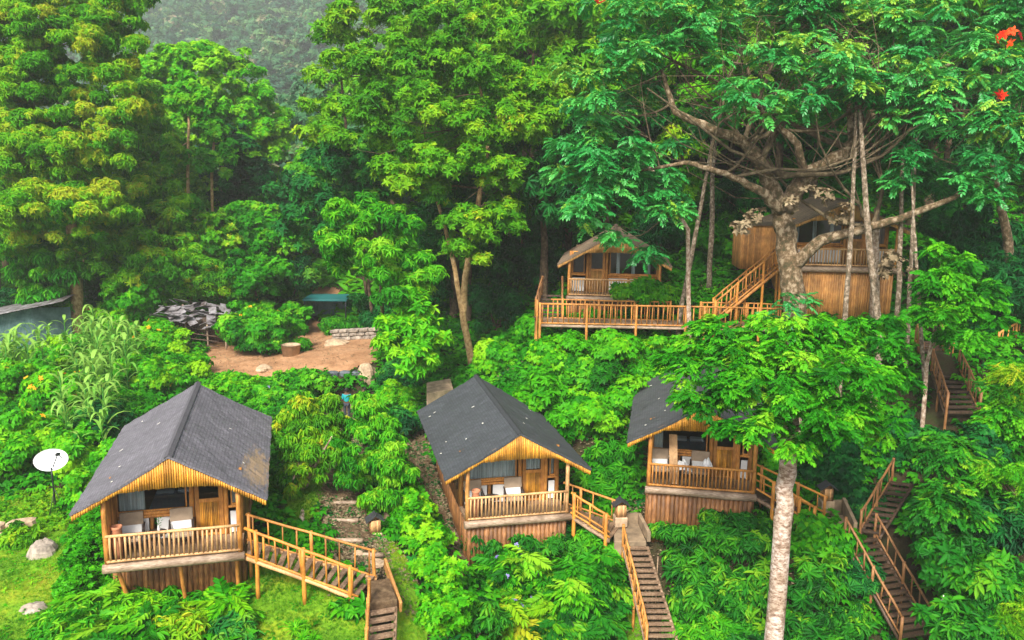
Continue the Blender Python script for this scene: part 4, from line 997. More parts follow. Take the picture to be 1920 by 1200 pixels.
def blade(L, wd, n=5, el=1.2, bend=2.2):
    V = []; x = z = 0; a = el
    for i in range(n + 1):
        t = i / n; w_ = wd * (1 - t ** 2) * (.5 + min(t * 3, .5)) + .003; V += [(x, -w_ / 2, z), (x, w_ / 2, z)]
        x += math.cos(a) * L / n; z += math.sin(a) * L / n; a -= bend / n
    return np.array(V), [(2 * i, 2 * i + 2, 2 * i + 3, 2 * i + 1) for i in range(n)]
def maize_tmpl():
    ps = []
    for i in range(10):
        V, f = blade(R.uniform(.8, 1.15), .13, 6, R.uniform(.9, 1.3), R.uniform(1.8, 2.8)); ps.append((xf(V, 0, i * 2.6 + R.uniform(-.4, .4), (0, 0, .3 + .16 * i)), f))
    return join(ps)
TM['grass'] = [join([(xf(*(lambda b: (b[0], 0, i * 2.4, (R.uniform(-.4, .4), R.uniform(-.4, .4), 0)))(blade(R.uniform(.6, 1.1), .12, 2, R.uniform(.9, 1.5), 1.0))), blade(1, .1, 2)[1]) for i in range(7)]) for _ in range(3)]
TM['tuft'] = [join([(xf(*(lambda b: (b[0], 0, i * 2.4, (0, 0, 0)))(blade(R.uniform(.7, 1.1), .09, 4, R.uniform(.9, 1.4), 1.8))), blade(1, .1, 4)[1]) for i in range(16)]) for _ in range(2)]
TM['petal'] = [rosette(7, 1, .5, .5, .1, .2, dialeaf) for _ in range(2)]
def norm(a): return a / (np.linalg.norm(a, axis=-1, keepdims=True) + 1e-9)
def place(kind, P, Z, X, S, T):
    """one copy of a leaf spray at each P with up axis Z, forward axis X, size S, tint T"""
    P = np.asarray(P); Z = norm(Z); X = X - Z * (X * Z).sum(1, keepdims=True); X = norm(X); Yv = np.cross(Z, X)
    idx = rng.integers(0, len(TM[kind]), len(P)); Vo = []; Fo = []; To = []; b = 0
    for k, (V, Fq, tj) in enumerate(TM[kind]):
        q = np.where(idx == k)[0]
        if not len(q): continue
        Rm = np.stack([X[q], Yv[q], Z[q]], 1) * S[q][:, None, None]
        W_ = np.einsum('vi,kij->kvj', V, Rm) + P[q][:, None, :]
        Vo.append(W_.reshape(-1, 3)); Fo.append((Fq[None] + (np.arange(len(q)) * len(V))[:, None, None]).reshape(-1, 4) + b); b += len(q) * len(V)
        To.append((T[q][:, None] + tj[None]).ravel())
    return np.concatenate(Vo), np.concatenate(Fo), np.clip(np.concatenate(To), 0, 1)
NQ = [0]
def leaf_obj(name, sets, mat, parent=None):
    b = 0; Vs = []; Fs = []; Ts = []
    for V, Fq, T in sets: Vs.append(V); Fs.append(Fq + b); Ts.append(T); b += len(V)
    V = np.concatenate(Vs)
    if parent is not None: V = V - np.array(parent.location)[None]
    NQ[0] += sum(len(f) for f in Fs)
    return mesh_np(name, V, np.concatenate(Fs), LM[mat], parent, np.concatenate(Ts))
def lob(px, py, d, rx, ry, dep=None):
    c = at(px, py, d); a = rx * d / F; return (c, np.array([a, dep or (a * .6 + ry * d / F * .4), ry * d / F]))
def puffs(lobes, pr, cover=1.0, back=.45, low=.4):
    C, Rr, O = [], [], []
    for c, r in lobes:
        area = 4 * math.pi * ((r[0] * r[1] + r[0] * r[2] + r[1] * r[2]) / 3); n = max(4, int(cover * area / (math.pi * pr * pr)))
        d = norm(rng.normal(size=(n, 3))); keep = np.ones(n, bool)
        keep &= ~((d[:, 1] > .35) & (rng.random(n) > back)); keep &= ~((d[:, 2] < -.3) & (rng.random(n) > low)); d = d[keep]
        f = np.where(rng.random(len(d)) < .25, rng.uniform(.3, .7, len(d)), rng.uniform(.75, 1.08, len(d)))
        C.append(c + d * r * f[:, None]); O.append(d); Rr.append(pr * rng.uniform(.55, 1.3, len(d)))
    return np.concatenate(C), np.concatenate(Rr), np.concatenate(O)
def foliage(C, Rr, O, kind, per, size, pr, flat=.62, tb=.45, tv=.16, young=.12, gz=None):
    if kind in ('ros', 'rosl', 'small', 'lobed', 'droop') and size > .44: size *= .6; per *= 2.3
    elif kind == 'frond' and size > .6: size *= .82; per *= 1.5
    k = np.maximum(2, (per * (Rr / pr) ** 2).astype(int)); i = np.repeat(np.arange(len(C)), k); n = len(i)
    v = norm(rng.normal(size=(n, 3)) + np.array([0, 0, .55]) + O[i] * .45); f = rng.uniform(.55, 1.05, n)
    P = C[i] + v * (Rr[i] * f)[:, None] * np.array([1, 1, flat])
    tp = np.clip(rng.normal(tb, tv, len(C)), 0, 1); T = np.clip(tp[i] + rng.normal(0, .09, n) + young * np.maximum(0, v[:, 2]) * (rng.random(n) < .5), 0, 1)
    S = size * rng.uniform(.7, 1.2, n)
    if kind in ('frond', 'fine', 'fern'):
        Z = norm(np.array([0, 0, 1.0]) + rng.normal(size=(n, 3)) * .28); X = v * np.array([1, 1, .25]) + rng.normal(size=(n, 3)) * .25 + np.array([0, 0, -.1]); P = P - norm(X) * (S * .45)[:, None]
    elif kind == 'droop':
        Z = norm(np.array([0, 0, 1.0]) + v * .35 + rng.normal(size=(n, 3)) * .2); X = rng.normal(size=(n, 3))
    else:
        Z = norm(v * .75 + np.array([0, -.12, .55]) + rng.normal(size=(n, 3)) * .3); X = rng.normal(size=(n, 3))
    if gz is not None: P[:, 2] = np.maximum(P[:, 2], Gn(P[:, 0], P[:, 1]) + .05)
    return place(kind, P, Z, X, S, T)
def near_on(path, p):
    b = min(range(int(len(path) * .45), len(path)), key=lambda i: np.linalg.norm(path[i] - p) + max(0, path[i][2] - p[2]) * .25); return b
def woody(mb, path, rad, C, nl, taper=.35, lm=None):
    """trunk along path with nl limbs curving out to puff centres"""
    pts = []; rr = []
    for a, b, ra, rb in zip(path[:-1], path[1:], rad[:-1], rad[1:]):
        for t in (0, .2, .4, .6, .8): pts.append(lin(a, b, t) + rng.normal(size=3) * ra * .1 * (t > 0)); rr.append(ra + (rb - ra) * t)
    pts.append(np.asarray(path[-1])); rr.append(rad[-1]); mb.tube(pts, rr, 12, jit=.07); mb = lm or mb
    if nl and len(C):
        C = C[rng.random(len(C)) < .75] if len(C) > 8 else C; nc = min(len(C), max(2, nl // 4)); cen = C[rng.choice(len(C), nc, replace=False)]
        for _ in range(4):                                          # a few main limbs, each carrying its own part of the crown
            lab = np.argmin(np.linalg.norm(C[:, None] - cen[None], axis=2), 1)
            cen = np.array([C[lab == i].mean(0) if (lab == i).any() else cen[i] for i in range(nc)])
        for i in range(nc):
            p = cen[i]; b = near_on(pts, p); s = pts[b]; Ls = np.linalg.norm(p - s); r0 = min(rr[b] * .55, .02 + .016 * Ls)
            bend = rng.normal(size=3) * .09 * Ls; limb = []; lr = []
            for t in np.linspace(0, 1, 8):
                limb.append(s + (p - s) * t + bend * math.sin(t * math.pi) + np.array([0, 0, -.1 * Ls * math.sin(t * math.pi)]) + rng.normal(size=3) * .015 * Ls * (0 < t)); lr.append(r0 * (1 - .75 * t))
            mb.tube(limb, lr, 6, cap=False, jit=.06)
            q = np.where(lab == i)[0]; q = rng.choice(q, min(len(q), max(3, 2 + len(q) // 5)), replace=False) if len(q) else []
            for j in q:
                pj = C[j]; k = 2 + int(rng.integers(0, 5)); a0 = limb[k]; Lj = np.linalg.norm(pj - a0); bj = rng.normal(size=3) * .12 * Lj; tw = [a0 + (pj - a0) * t + bj * math.sin(t * math.pi) for t in (0, .25, .5, .75, 1)]
                rj = min(lr[k] * .55, .035); mb.tube(tw, [rj, rj * .75, rj * .55, rj * .35, rj * .12], 5, cap=False)
def tree(name, label, path, rad, lobes, kind, per, size, pr, mat, bark='brown', cover=1., nl=14, cat='tree', group=None, extra=None, **kw):
    path = [np.asarray(p, float) for p in path]
    root = empty(name, path[0], 0, label, cat, group)
    C, Rr, O = puffs(lobes, pr, cover, **{k: kw.pop(k) for k in ('back', 'low') if k in kw})
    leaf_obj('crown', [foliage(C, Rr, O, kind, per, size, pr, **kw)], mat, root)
    mb = MB(); lm = MB() if nl > 12 else None; woody(mb, path, rad, C, nl, lm=lm)
    if extra:
        for (p_, r_) in extra: woody(mb, [np.asarray(q, float) for q in p_], r_, C, nl // 2, lm=lm)
    l = np.array(path[0])
    for q, nm, bk in ((mb, 'trunk', bark), (lm, 'branches', 'twig')):
        if q and q.v: q.v = [(v[0] - l[0], v[1] - l[1], v[2] - l[2]) for v in q.v]; q.build(nm, BK[bk], root)
    return root
def flower(p, v, s, fm, root):
    leaf_obj('flower', [place('petal', np.array([p]), np.array([v]), rng.normal(size=(1, 3)), np.array([s]), rng.random(1))], fm, root)
def bush(name, label, px, py, rx, ry, kind, per, size, pr, mat, n=5, cat='bush', group=None, d=None, sub=None, cover=1.1, flowers=None, stems=6, **kw):
    base = gp(px, py + ry * .85) if d is None else at(px, py + ry, d)
    dd = float(base @ _fw); c = at(px, py, dd); a = rx * dd / F; h = ry * dd / F
    lobes = [(c - [0, 0, h * .25], np.array([a * .8, a * .7, h * .85]))]
    for i in range(n):
        t = 2 * math.pi * (i + R.random()) / n; lobes.append((c + np.array([math.cos(t) * a * .55, math.sin(t) * a * .45, R.uniform(-.45, .45) * h]), np.array([a, a, h]) * R.uniform(.38, .55)))
    root = empty(name, base, 0, label, cat, group)
    C, Rr, O = puffs(lobes, pr, cover, back=.5, low=.5)
    size *= R.uniform(.85, 1.15); k = rng.random(len(C)) < .72; alt = {'rosl': 'droop', 'ros': 'rosl', 'lobed': 'ros', 'droop': 'rosl'}.get(kind, kind)
    if k.all() or not k.any(): k[0] = not k[0]
    kw2 = dict(kw); kw2['tb'] = kw.get('tb', .45) - .12
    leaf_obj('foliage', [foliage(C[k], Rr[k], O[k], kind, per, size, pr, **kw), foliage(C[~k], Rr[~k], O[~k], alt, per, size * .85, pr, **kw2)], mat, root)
    mb = MB()
    for j in rng.choice(len(C), min(stems, len(C)), replace=False):
        mb.tube([rng.normal(size=3) * [.15, .15, 0], (C[j] - base) * [.5, .5, .6], C[j] - base], [.035, .022, .008], 5, cap=False)
    mb.build('stem', BK['brown'], root)
    if flowers:
        fm, fn, fs = flowers; j = rng.choice(len(C), fn); v = norm(rng.normal(size=(fn, 3)) + [0, -.8, .9]); P = C[j] + v * (Rr[j] * 1.1)[:, None]
        for q in range(fn): flower(P[q], v[q], fs, fm, root)
    return root
# ---------------------------------------------------------------- undergrowth (nobody could count it)
def covered(X, Y, polys): 
    k = np.zeros(X.shape, bool)
    for p in polys: k |= inpoly(X, Y, p)
    return k
def foot(ci, W, L, e=.25): return [L2W(ci, -W / 2 - e, -e), L2W(ci, W / 2 + e, -e), L2W(ci, W / 2 + e, L - .6), L2W(ci, -W / 2 - e, L - .6)]
def gpoly(pix): return [gp(*p) for p in pix]
CLEAR = [foot(1, 4, 9.1), foot(2, 4, 9.1), foot(3, 4, 9.1), foot(4, 4.9, 6.5), foot(5, 5.2, 7), LAWN1, LAWN2, LAWN3, LAWN4, LAWN5]
CLEAR += [gpoly(p) for p in ([(615, 760), (665, 760), (700, 930), (735, 1060), (690, 1110), (620, 1075), (600, 960), (615, 850)], [(770, 790), (800, 830), (850, 1000), (890, 1090), (850, 1090), (800, 960), (755, 850)],
          [(380, 660), (400, 620), (440, 625), (560, 600), (725, 600), (700, 700), (600, 712), (470, 712), (380, 705)], [(1160, 1010), (1220, 1010), (1290, 1230), (1205, 1230)], [(570, 570), (640, 570), (640, 545), (590, 540)],
          [(670, 1080), (750, 1080), (770, 1230), (690, 1230)], [(1540, 960), (1650, 960), (1760, 1215), (1670, 1215)], [(1140, 960), (1215, 960), (1225, 1030), (1150, 1030)])]
CLEAR.append([at(1708, 640, 41), at(1768, 640, 41), at(1815, 765, 34.8), at(1750, 765, 34.8)]); CLEAR.append(gpoly([(590, 742), (690, 742), (690, 800), (600, 800)]))
def scatter_ground(name, label, poly, dens, kind, size, mat, hump=.0, tb=.45, tv=.15, exclude=True, extra_h=0., seed=0, lean=.35):
    P = np.array([p[:2] for p in poly]); x0, y0 = P.min(0); x1, y1 = P.max(0); n = int((x1 - x0) * (y1 - y0) * dens)
    X = rng.uniform(x0, x1, n); Y = rng.uniform(y0, y1, n); k = inpoly(X, Y, poly)
    if exclude: k &= ~covered(X, Y, CLEAR)
    X, Y = X[k], Y[k]; b = hump * (.5 + .5 * np.sin(X * 1.9 + seed + 1.4 * np.sin(Y * 1.3)) * np.sin(Y * 1.7 + seed + np.sin(X * .9)) + .25 * np.sin(X * 5 + Y * 3) * np.sin(Y * 4.4 - X))
    Z = Gn(X, Y) + np.maximum(b, 0) * np.sqrt(rng.uniform(.5, 1, len(X))) + extra_h; n = len(X)
    T = np.clip(tb + tv * np.sin(X * 1.3 + seed) * np.sin(Y * 1.1) + rng.normal(0, .12, n), 0, 1)
    Zd = norm(np.stack([rng.normal(0, lean, n), rng.normal(-.1, lean, n), np.ones(n)], 1))
    return tag(leaf_obj(name, [place(kind, np.stack([X, Y, Z], 1), Zd, rng.normal(size=(n, 3)), size * rng.uniform(.6, 1.3, n), T)], mat), label, kind='stuff')
big = [(-34, 18), (34, 18), (44, 62), (-48, 62)]
scatter_ground('undergrowth', 'mixed low green plants over the hillside soil', big, 9, 'lobed', .4, 'emerald', .5, exclude=True)
scatter_ground('undergrowth', 'dark low herbs between the bushes', big, 4, 'ros', .3, 'deep', .25, exclude=True)
scatter_ground('undergrowth', 'dark herbs and saplings under the forest', [(-75, 60), (65, 60), (90, 110), (-100, 110)], 1.3, 'ros', 1.0, 'forest', .8)
scatter_ground('leaf_litter', 'dry brown leaves lying between the cabins', [(-6, 26), (12, 26), (12, 50), (-6, 50)], 45, 'small', .06, 'dry', 0, exclude=False, extra_h=.06)
for lp, lb, h_ in ((LAWN1, 'grass of the bright lawn below the dish', 0), (LAWN2, 'grass of the lawn under the ramp', 0), (LAWN3, 'grass strip beside the gravel path', .05), (LAWN4, 'grass strip beside the garden steps', .05), (LAWN5, 'grass beside the long steps', .05)):
    scatter_ground('grass', lb, lp, 150, 'grass', .1, 'grass', h_, exclude=False, tb=.45, tv=.45, extra_h=.03, lean=.15)
for pl_, lb_ in ((CLEAR[10], 'mossy tufts and litter along the gravel path'), (CLEAR[11], 'mossy tufts along the gravel strip beside the dark-roofed cabin')):
    scatter_ground('moss_tufts', lb_, pl_, 26, 'small', .1, 'deep', 0, exclude=False, extra_h=.06, tb=.5, lean=.2); scatter_ground('leaf_litter', lb_.replace('mossy tufts', 'brown leaves'), pl_, 60, 'small', .08, 'dry', 0, exclude=False, extra_h=.07)
scatter_ground('leaf_litter', 'scattered dead leaves on the dirt terrace', CLEAR[12], 9, 'small', .045, 'dry', 0, exclude=False, extra_h=.08)
scatter_ground('lawn_weeds', 'small broad weeds dotted through the lawns', LAWN1, 7, 'lobed', .13, 'lime', 0, exclude=False, extra_h=.05)
scatter_ground('lawn_weeds', 'small broad weeds in the lawn under the ramp', LAWN2, 7, 'lobed', .13, 'emerald', 0, exclude=False, extra_h=.05)
scatter_ground('ground_cover', 'dense creeping ground cover mounded beside the stained-roof cabin', gpoly([(150, 960), (205, 975), (230, 1100), (200, 1230), (95, 1230), (110, 1100), (130, 1040)]), 170, 'small', .13, 'lime', 1.1, tb=.35, exclude=False, seed=2)
scatter_ground('ground_cover', 'olive creeping weeds on the bank below the dish', gpoly([(-40, 930), (140, 925), (150, 975), (120, 1010), (-40, 960)]), 110, 'small', .1, 'yellow', .35, tb=.5, exclude=False, seed=4)
# ---------------------------------------------------------------- far wooded slopes in the mist
C_, R_, O_ = [], [], []
far_a, far_b = [], []
for k in range(2700):
    px = rng.uniform(180, 720) if rng.random() < .66 else rng.uniform(-60, 1950); y = (98 if 360 < px < 740 else 125) + 640 * rng.random() ** 1.1; x = (px - 960) / F * y; r = rng.uniform(3.6, 6.5) * (1 + (y - 100) / 500); z = G(x, y)
    (far_a if y < 250 else far_b).append((np.array([x, y, z + r * .9]), np.array([r, r, r * rng.uniform(.9, 1.5)])))
C, Rr, O = puffs(far_a, 2.0, .9, back=.1, low=.2); C2, R2, O2 = puffs(far_b, 4.5, .9, back=.08, low=.15)
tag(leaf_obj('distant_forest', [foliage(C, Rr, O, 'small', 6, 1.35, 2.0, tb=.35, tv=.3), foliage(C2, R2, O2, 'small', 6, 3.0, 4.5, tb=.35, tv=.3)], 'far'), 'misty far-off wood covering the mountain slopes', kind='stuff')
# ---------------------------------------------------------------- middle-distance forest trees (copies of a few kinds)
def proto(nm, lb, lobes, kind, per, size, pr, mat, h, cover=.95, bark='brown', **kw):
    return tree(nm, lb, [(0, 0, -.5), (.2, 0, h * .35), (0, .2, h * .7)], [.32, .24, .1], [(np.array(c, float), np.array(r, float)) for c, r in lobes], kind, per, size, pr, mat, bark, cover, 16, group='trees of the forest slope behind the cabins', **kw)
PR = [proto('broadleaf_tree', 'round-crowned broadleaf tree with deep green leaves on the forest slope', [((0, 0, 9), (3.6, 3.4, 2.6)), ((2, 0, 7), (2.4, 2.4, 2)), ((-2.2, .4, 7.4), (2.4, 2.2, 2)), ((.3, 0, 11.3), (2.2, 2.2, 1.6)), ((0, -1.5, 6), (2.6, 2, 1.8))], 'ros', 9, .8, 1.0, 'forest', 11),
      proto('tall_tree', 'tall narrow tree with layered yellow-green crown on the forest slope', [((0, 0, 13), (2.6, 2.6, 2)), ((1, 0, 10.5), (3, 2.8, 1.8)), ((-1.4, 0, 8.4), (2.8, 2.6, 1.7)), ((.8, 0, 6.2), (2.4, 2.3, 1.5))], 'ros', 9, .75, .95, 'yellow', 13, tb=.4),
      proto('dark_tree', 'dark spreading tree with drooping leaves on the forest slope', [((0, 0, 8), (4, 3.6, 2.8)), ((2.6, 0, 6), (2.4, 2.4, 2)), ((-2.6, 0, 5.6), (2.6, 2.4, 2)), ((0, -1, 4), (3, 2, 2))], 'rosl', 9, .85, 1.05, 'deep', 9)]
def dup(root, loc, rz, s, label=None):
    r = root.copy(); COL.objects.link(r); r.location = [float(v) for v in loc]; r.rotation_euler = (0, 0, rz); r.scale = (s, s, s * R.uniform(.9, 1.15))
    if label: r['label'] = label
    for ch in list(root.children):
        c = ch.copy(); COL.objects.link(c); c.parent = r
    return r
spots = []
def put(x, y, kind=None, s=None):
    k = R.choice([0, 0, 1, 2]) if kind is None else kind; spots.append((x, y, k, s or R.uniform(.85, 1.35)))
for gy_ in np.arange(58, 116, 6.5):
    for gx_ in np.arange(-62, 66, 6.5):
        x = gx_ + R.uniform(-2, 2) + (3 if int(gy_ / 6.5) % 2 else 0); y = gy_ + R.uniform(-2, 2)
        if abs(x) > .68 * y + 2: continue
        px = 960 + F * x / y
        if y < 72 and -26 < x < -6: continue                       # the dirt terrace and sheds stay open
        if y < 66 and x < -26: continue
        if y < 80 and -14.5 < x < -8: continue
        if y > 72 and 380 < px < 620 or y < 86 and 230 < px < 570: continue
        put(x, y, s=R.uniform(.75, 1.1) if px < 640 else None)
for x, y in ((2, 54), (-3, 56), (6, 55), (12, 56), (19, 55), (25, 52), (28, 56), (31, 50), (33, 45), (37, 50), (24, 58), (15, 60), (9, 60)): put(x, y, 2 if R.random() < .7 else 0, R.uniform(.75, 1.0))
first = set()
for x, y, k, s in spots:
    z = G(x, y); o = PR[k]
    if k in first: dup(o, (x, y, z), R.uniform(0, 6.3), s)
    else: o.location = (x, y, z); o.scale = (s, s, s); first.add(k)
# ---------------------------------------------------------------- named trees
A = at
def gb(px, py, d): p = at(px, py, d); return np.array([p[0], p[1], G(p[0], p[1]) - .2])
# left group
b = gp(145, 645)
tree('tall_tree', 'tall tree on the left edge with a bare lichen-spotted lower trunk beside the tin shed', [b, A(143, 500, 59), A(125, 330, 59), A(112, 190, 59), A(105, 60, 59)], [.42, .38, .3, .22, .12],
     [lob(60, 50, 57, 90, 80), lob(150, 110, 57, 100, 80), lob(50, 170, 57, 90, 70), lob(180, 200, 56, 80, 70), lob(100, 270, 56, 110, 60), lob(30, 330, 56, 80, 60), lob(190, 330, 57, 70, 50), lob(110, 400, 55, 120, 50), lob(40, 440, 56, 70, 40), lob(200, 60, 58, 60, 70), lob(210, 10, 58, 70, 40), lob(20, 250, 57, 60, 70), lob(20, 100, 57, 60, 70)], 'rosl', 24, .54, .8, 'forest', 'tan', cover=1.35, nl=40, tb=.6, tv=.22, young=.2)
b = gp(88, 640)
tree('leaning_tree', 'slim leaning trunk with feathery drooping fronds left of the spotted trunk', [gp(112, 650), A(95, 540, 61), A(75, 430, 61)], [.28, .22, .12], [lob(75, 520, 59, 50, 50), lob(110, 500, 58, 45, 35), lob(100, 560, 59, 45, 35), lob(60, 470, 59, 50, 30)], 'droop', 13, .9, .7, 'emerald', 'tan', nl=14)
b = gb(235, 520, 66)
tree('broadleaf_tree', 'yellow-green broadleaf tree right of the tall spotted trunk', [b, A(245, 430, 64), A(240, 330, 64)], [.35, .25, .12], [lob(250, 270, 64, 70, 55), lob(215, 370, 63, 70, 50), lob(270, 350, 63, 60, 50), lob(230, 440, 61, 80, 50), lob(290, 430, 61, 50, 40), lob(170, 470, 58, 60, 40), lob(255, 200, 66, 50, 50)], 'rosl', 12, .75, .8, 'yellow', 'tan', nl=20, tb=.4, young=.3)
# vine-clad dome
b = gb(430, 400, 84)
tree('vine_clad_tree', 'huge dome-shaped tree draped in creepers before the misty mountain', [b, A(420, 300, 84), A(400, 200, 84)], [.6, .5, .3],
     [lob(400, 250, 82, 125, 155, 7), lob(300, 180, 80, 70, 70), lob(370, 130, 80, 90, 40), lob(480, 270, 81, 52, 100), lob(260, 240, 78, 50, 50)], 'small', 16, .55, .8, 'lime', nl=8, tb=.65, tv=.14, young=.15, cover=1.3, low=.2)
tree('creeper_mass', 'dark hanging curtain of creepers under the dome-shaped tree', [b + [1, -1, 0], A(440, 330, 82)], [.3, .2], [lob(450, 300, 75, 48, 70), lob(475, 350, 75, 42, 40), lob(425, 340, 75, 40, 55)], 'small', 15, .5, .7, 'deep', nl=4, tb=.15, cat='creepers')
# two slender column trees
tree('column_tree', 'slender tree with knobbly leaf columns and straight bare stem before the dome', [gb(350, 420, 70), A(352, 330, 70), A(354, 170, 70)], [.13, .13, .08], [lob(345, 185, 70, 18, 22), lob(354, 160, 70, 17, 18), lob(378, 180, 70, 16, 20), lob(360, 205, 70, 22, 18), lob(291, 215, 70, 17, 20), lob(291, 268, 70, 26, 22), lob(270, 280, 70, 20, 16), lob(330, 300, 69, 22, 22)], 'small', 16, .4, .42, 'lime', 'tan', nl=10, tb=.5)
tree('column_tree', 'second slender column tree with thinner leaf tufts, right of the straight bare stem', [gb(395, 430, 70), A(397, 330, 70), A(405, 210, 70)], [.12, .12, .07], [lob(404, 200, 70, 17, 26), lob(398, 235, 70, 14, 22), lob(410, 262, 70, 18, 24), lob(385, 250, 70, 16, 20), lob(415, 300, 69, 22, 30), lob(385, 300, 69, 20, 16)], 'small', 16, .4, .42, 'emerald', 'tan', nl=8, tb=.55)
# middle-left thickets
B = lambda *a, **k: bush(*a, **k)
TH = [(190, 430, 60, 60, 62, 'ros', 'forest', 'full green thicket filling the space right of the spotted trunk'), (250, 380, 60, 60, 68, 'ros', 'forest', 'full green crown right of the tall left trees'), (310, 290, 50, 50, 74, 'ros', 'yellow', 'yellowish crown left of the first column tree'), (20, 560, 40, 40, 64, 'rosl', 'deep', 'bluish dark tree behind the tin shed'), (300, 400, 70, 60, 64, 'rosl', 'lime', 'olive thicket with yellowish leaf tips below the slender column trees'), (370, 450, 80, 60, 64, 'small', 'forest', 'rounded green thicket between the tall left trees and the shack'), (460, 420, 70, 55, 68, 'small', 'emerald', 'thicket climbing the slope right under the creeper curtain'),
      (520, 450, 60, 60, 66, 'small', 'emerald', 'leafy mound left of the glossy shrub tree'), (300, 500, 90, 45, 61, 'rosl', 'forest', 'thicket of long drooping leaves left above the shack roof'), (410, 520, 60, 40, 62, 'rosl', 'yellow', 'yellowing thicket overhanging the jumbled shack roof'),
      (480, 510, 60, 45, 62, 'small', 'emerald', 'dense small-leaved mound right above the shack'), (250, 560, 60, 50, 60, 'lobed', 'lime', 'bright young trees in front of the water tank'), (560, 380, 50, 60, 70, 'small', 'deep', 'dark creeper-covered mound left of the central tree'), (555, 510, 50, 40, 66, 'ros', 'deep', 'dark thicket above the teal shelter'),
      (590, 300, 45, 60, 74, 'small', 'forest', 'distant rounded crown beside the edge of the central tree'), (330, 350, 60, 50, 72, 'ros', 'yellow', 'yellow-green crown between the two slender column trees and the left trees'), (200, 540, 40, 40, 63, 'ros', 'deep', 'dark shrub behind the water tank')]
for px, py, rx, ry, d, kd, mt, lb in TH: bush('thicket', lb, px, py, rx, ry, kd, 12, .62 if kd != 'small' else .5, .75, mt, d=d, n=6, cat='thicket', tv=.2, young=.2)
# centre trees
b = gp(885, 688)
tree('central_tree', 'large yellow-green tree in the centre with forked pale trunk', [b, A(868, 590, 51), A(872, 520, 50.5), A(893, 400, 50), A(915, 280, 50), A(900, 150, 51)], [.23, .21, .19, .16, .12, .07],
     [lob(840, 150, 50, 120, 80), lob(760, 230, 49, 100, 60), lob(930, 250, 49, 90, 70), lob(850, 320, 48, 100, 50), lob(950, 350, 48, 60, 40), lob(770, 330, 48, 70, 50), lob(860, 430, 48, 60, 35), lob(680, 230, 50, 80, 60), lob(720, 130, 51, 100, 60), lob(990, 190, 50, 60, 60), lob(940, 430, 48, 45, 35), lob(830, 60, 52, 120, 60), lob(860, 480, 48, 40, 25)], 'ros', 19, .5, .72, 'yellow', 'tan', cover=1.0, nl=50, tb=.4, tv=.16, young=.14,
     extra=[([A(866, 585, 51), A(852, 500, 51), A(830, 410, 51), A(790, 290, 51)], [.16, .14, .11, .07])])
tree('broadleaf_tree', 'airy olive tree rising behind the top of the central tree', [gb(980, 500, 60), A(1000, 300, 60), A(1000, 100, 60)], [.35, .25, .1], [lob(950, 50, 58, 90, 60), lob(1040, 110, 58, 60, 70), lob(1050, 30, 58, 70, 50), lob(1060, 220, 58, 45, 70), lob(860, 10, 60, 90, 40)], 'rosl', 9, .8, .9, 'forest', nl=40, tb=.65, cover=.7)
tree('broadleaf_tree', 'yellowish tree at the left edge of the central crown against the mist', [gb(690, 520, 66), A(660, 350, 62), A(640, 150, 60)], [.13, .12, .08], [lob(640, 70, 58, 45, 60), lob(700, 40, 58, 80, 50), lob(620, 180, 58, 40, 60), lob(600, 270, 58, 40, 50), lob(780, 20, 59, 60, 40)], 'ros', 10, .7, .8, 'yellow', nl=30, tb=.5, cover=.8)
tree('dark_tree', 'bluish dark tree tucked under the left side of the central crown', [gb(700, 540, 60), A(680, 430, 59), A(655, 320, 57)], [.12, .1, .07], [lob(650, 300, 54, 70, 50), lob(610, 340, 55, 50, 50), lob(700, 340, 54, 50, 50), lob(590, 420, 56, 50, 50), lob(650, 400, 55, 60, 50)], 'ros', 14, .6, .75, 'deep', nl=10, tb=.55)
tree('glossy_tree', 'low glossy tree with long pointed leaves left of the forked trunk', [gp(720, 640), A(715, 560, 49), A(712, 480, 49)], [.11, .1, .06], [lob(690, 400, 46, 60, 35), lob(650, 430, 46, 50, 40), lob(740, 440, 46, 60, 40), lob(690, 470, 45, 80, 45), lob(760, 500, 46, 50, 40), lob(665, 500, 46, 45, 30), lob(715, 540, 45, 50, 26), lob(790, 540, 46, 35, 35)], 'rosl', 15, .6, .62, 'emerald', nl=16, tb=.5, young=.35)
tree('slender_tree', 'slender bright young tree in front of the bare soil bank', [gp(775, 715), A(778, 660, 47), A(772, 580, 47)], [.09, .07, .03], [lob(770, 570, 45, 32, 26), lob(750, 610, 45, 40, 26), lob(795, 620, 45, 40, 30), lob(745, 650, 44, 38, 22), lob(790, 665, 44, 40, 22), lob(760, 690, 44, 36, 18)], 'ros', 14, .42, .42, 'lime', nl=12, tb=.5, young=.35)
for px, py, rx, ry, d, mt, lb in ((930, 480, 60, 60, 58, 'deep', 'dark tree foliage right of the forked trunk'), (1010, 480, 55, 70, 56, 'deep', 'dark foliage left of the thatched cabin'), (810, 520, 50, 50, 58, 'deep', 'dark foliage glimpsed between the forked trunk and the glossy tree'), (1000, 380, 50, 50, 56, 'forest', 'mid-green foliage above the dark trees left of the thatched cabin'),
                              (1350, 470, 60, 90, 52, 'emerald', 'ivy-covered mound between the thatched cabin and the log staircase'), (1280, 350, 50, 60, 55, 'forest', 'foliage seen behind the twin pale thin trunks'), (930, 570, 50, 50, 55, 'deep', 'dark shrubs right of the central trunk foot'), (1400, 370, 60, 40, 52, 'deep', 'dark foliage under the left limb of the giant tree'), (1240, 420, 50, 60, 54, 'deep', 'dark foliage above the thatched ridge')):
    bush('thicket', lb, px, py, rx, ry, 'small' if mt == 'emerald' else 'rosl', 14, .6 if mt != 'emerald' else .36, .75, mt, d=d, n=6, cat='thicket', tb=.35)
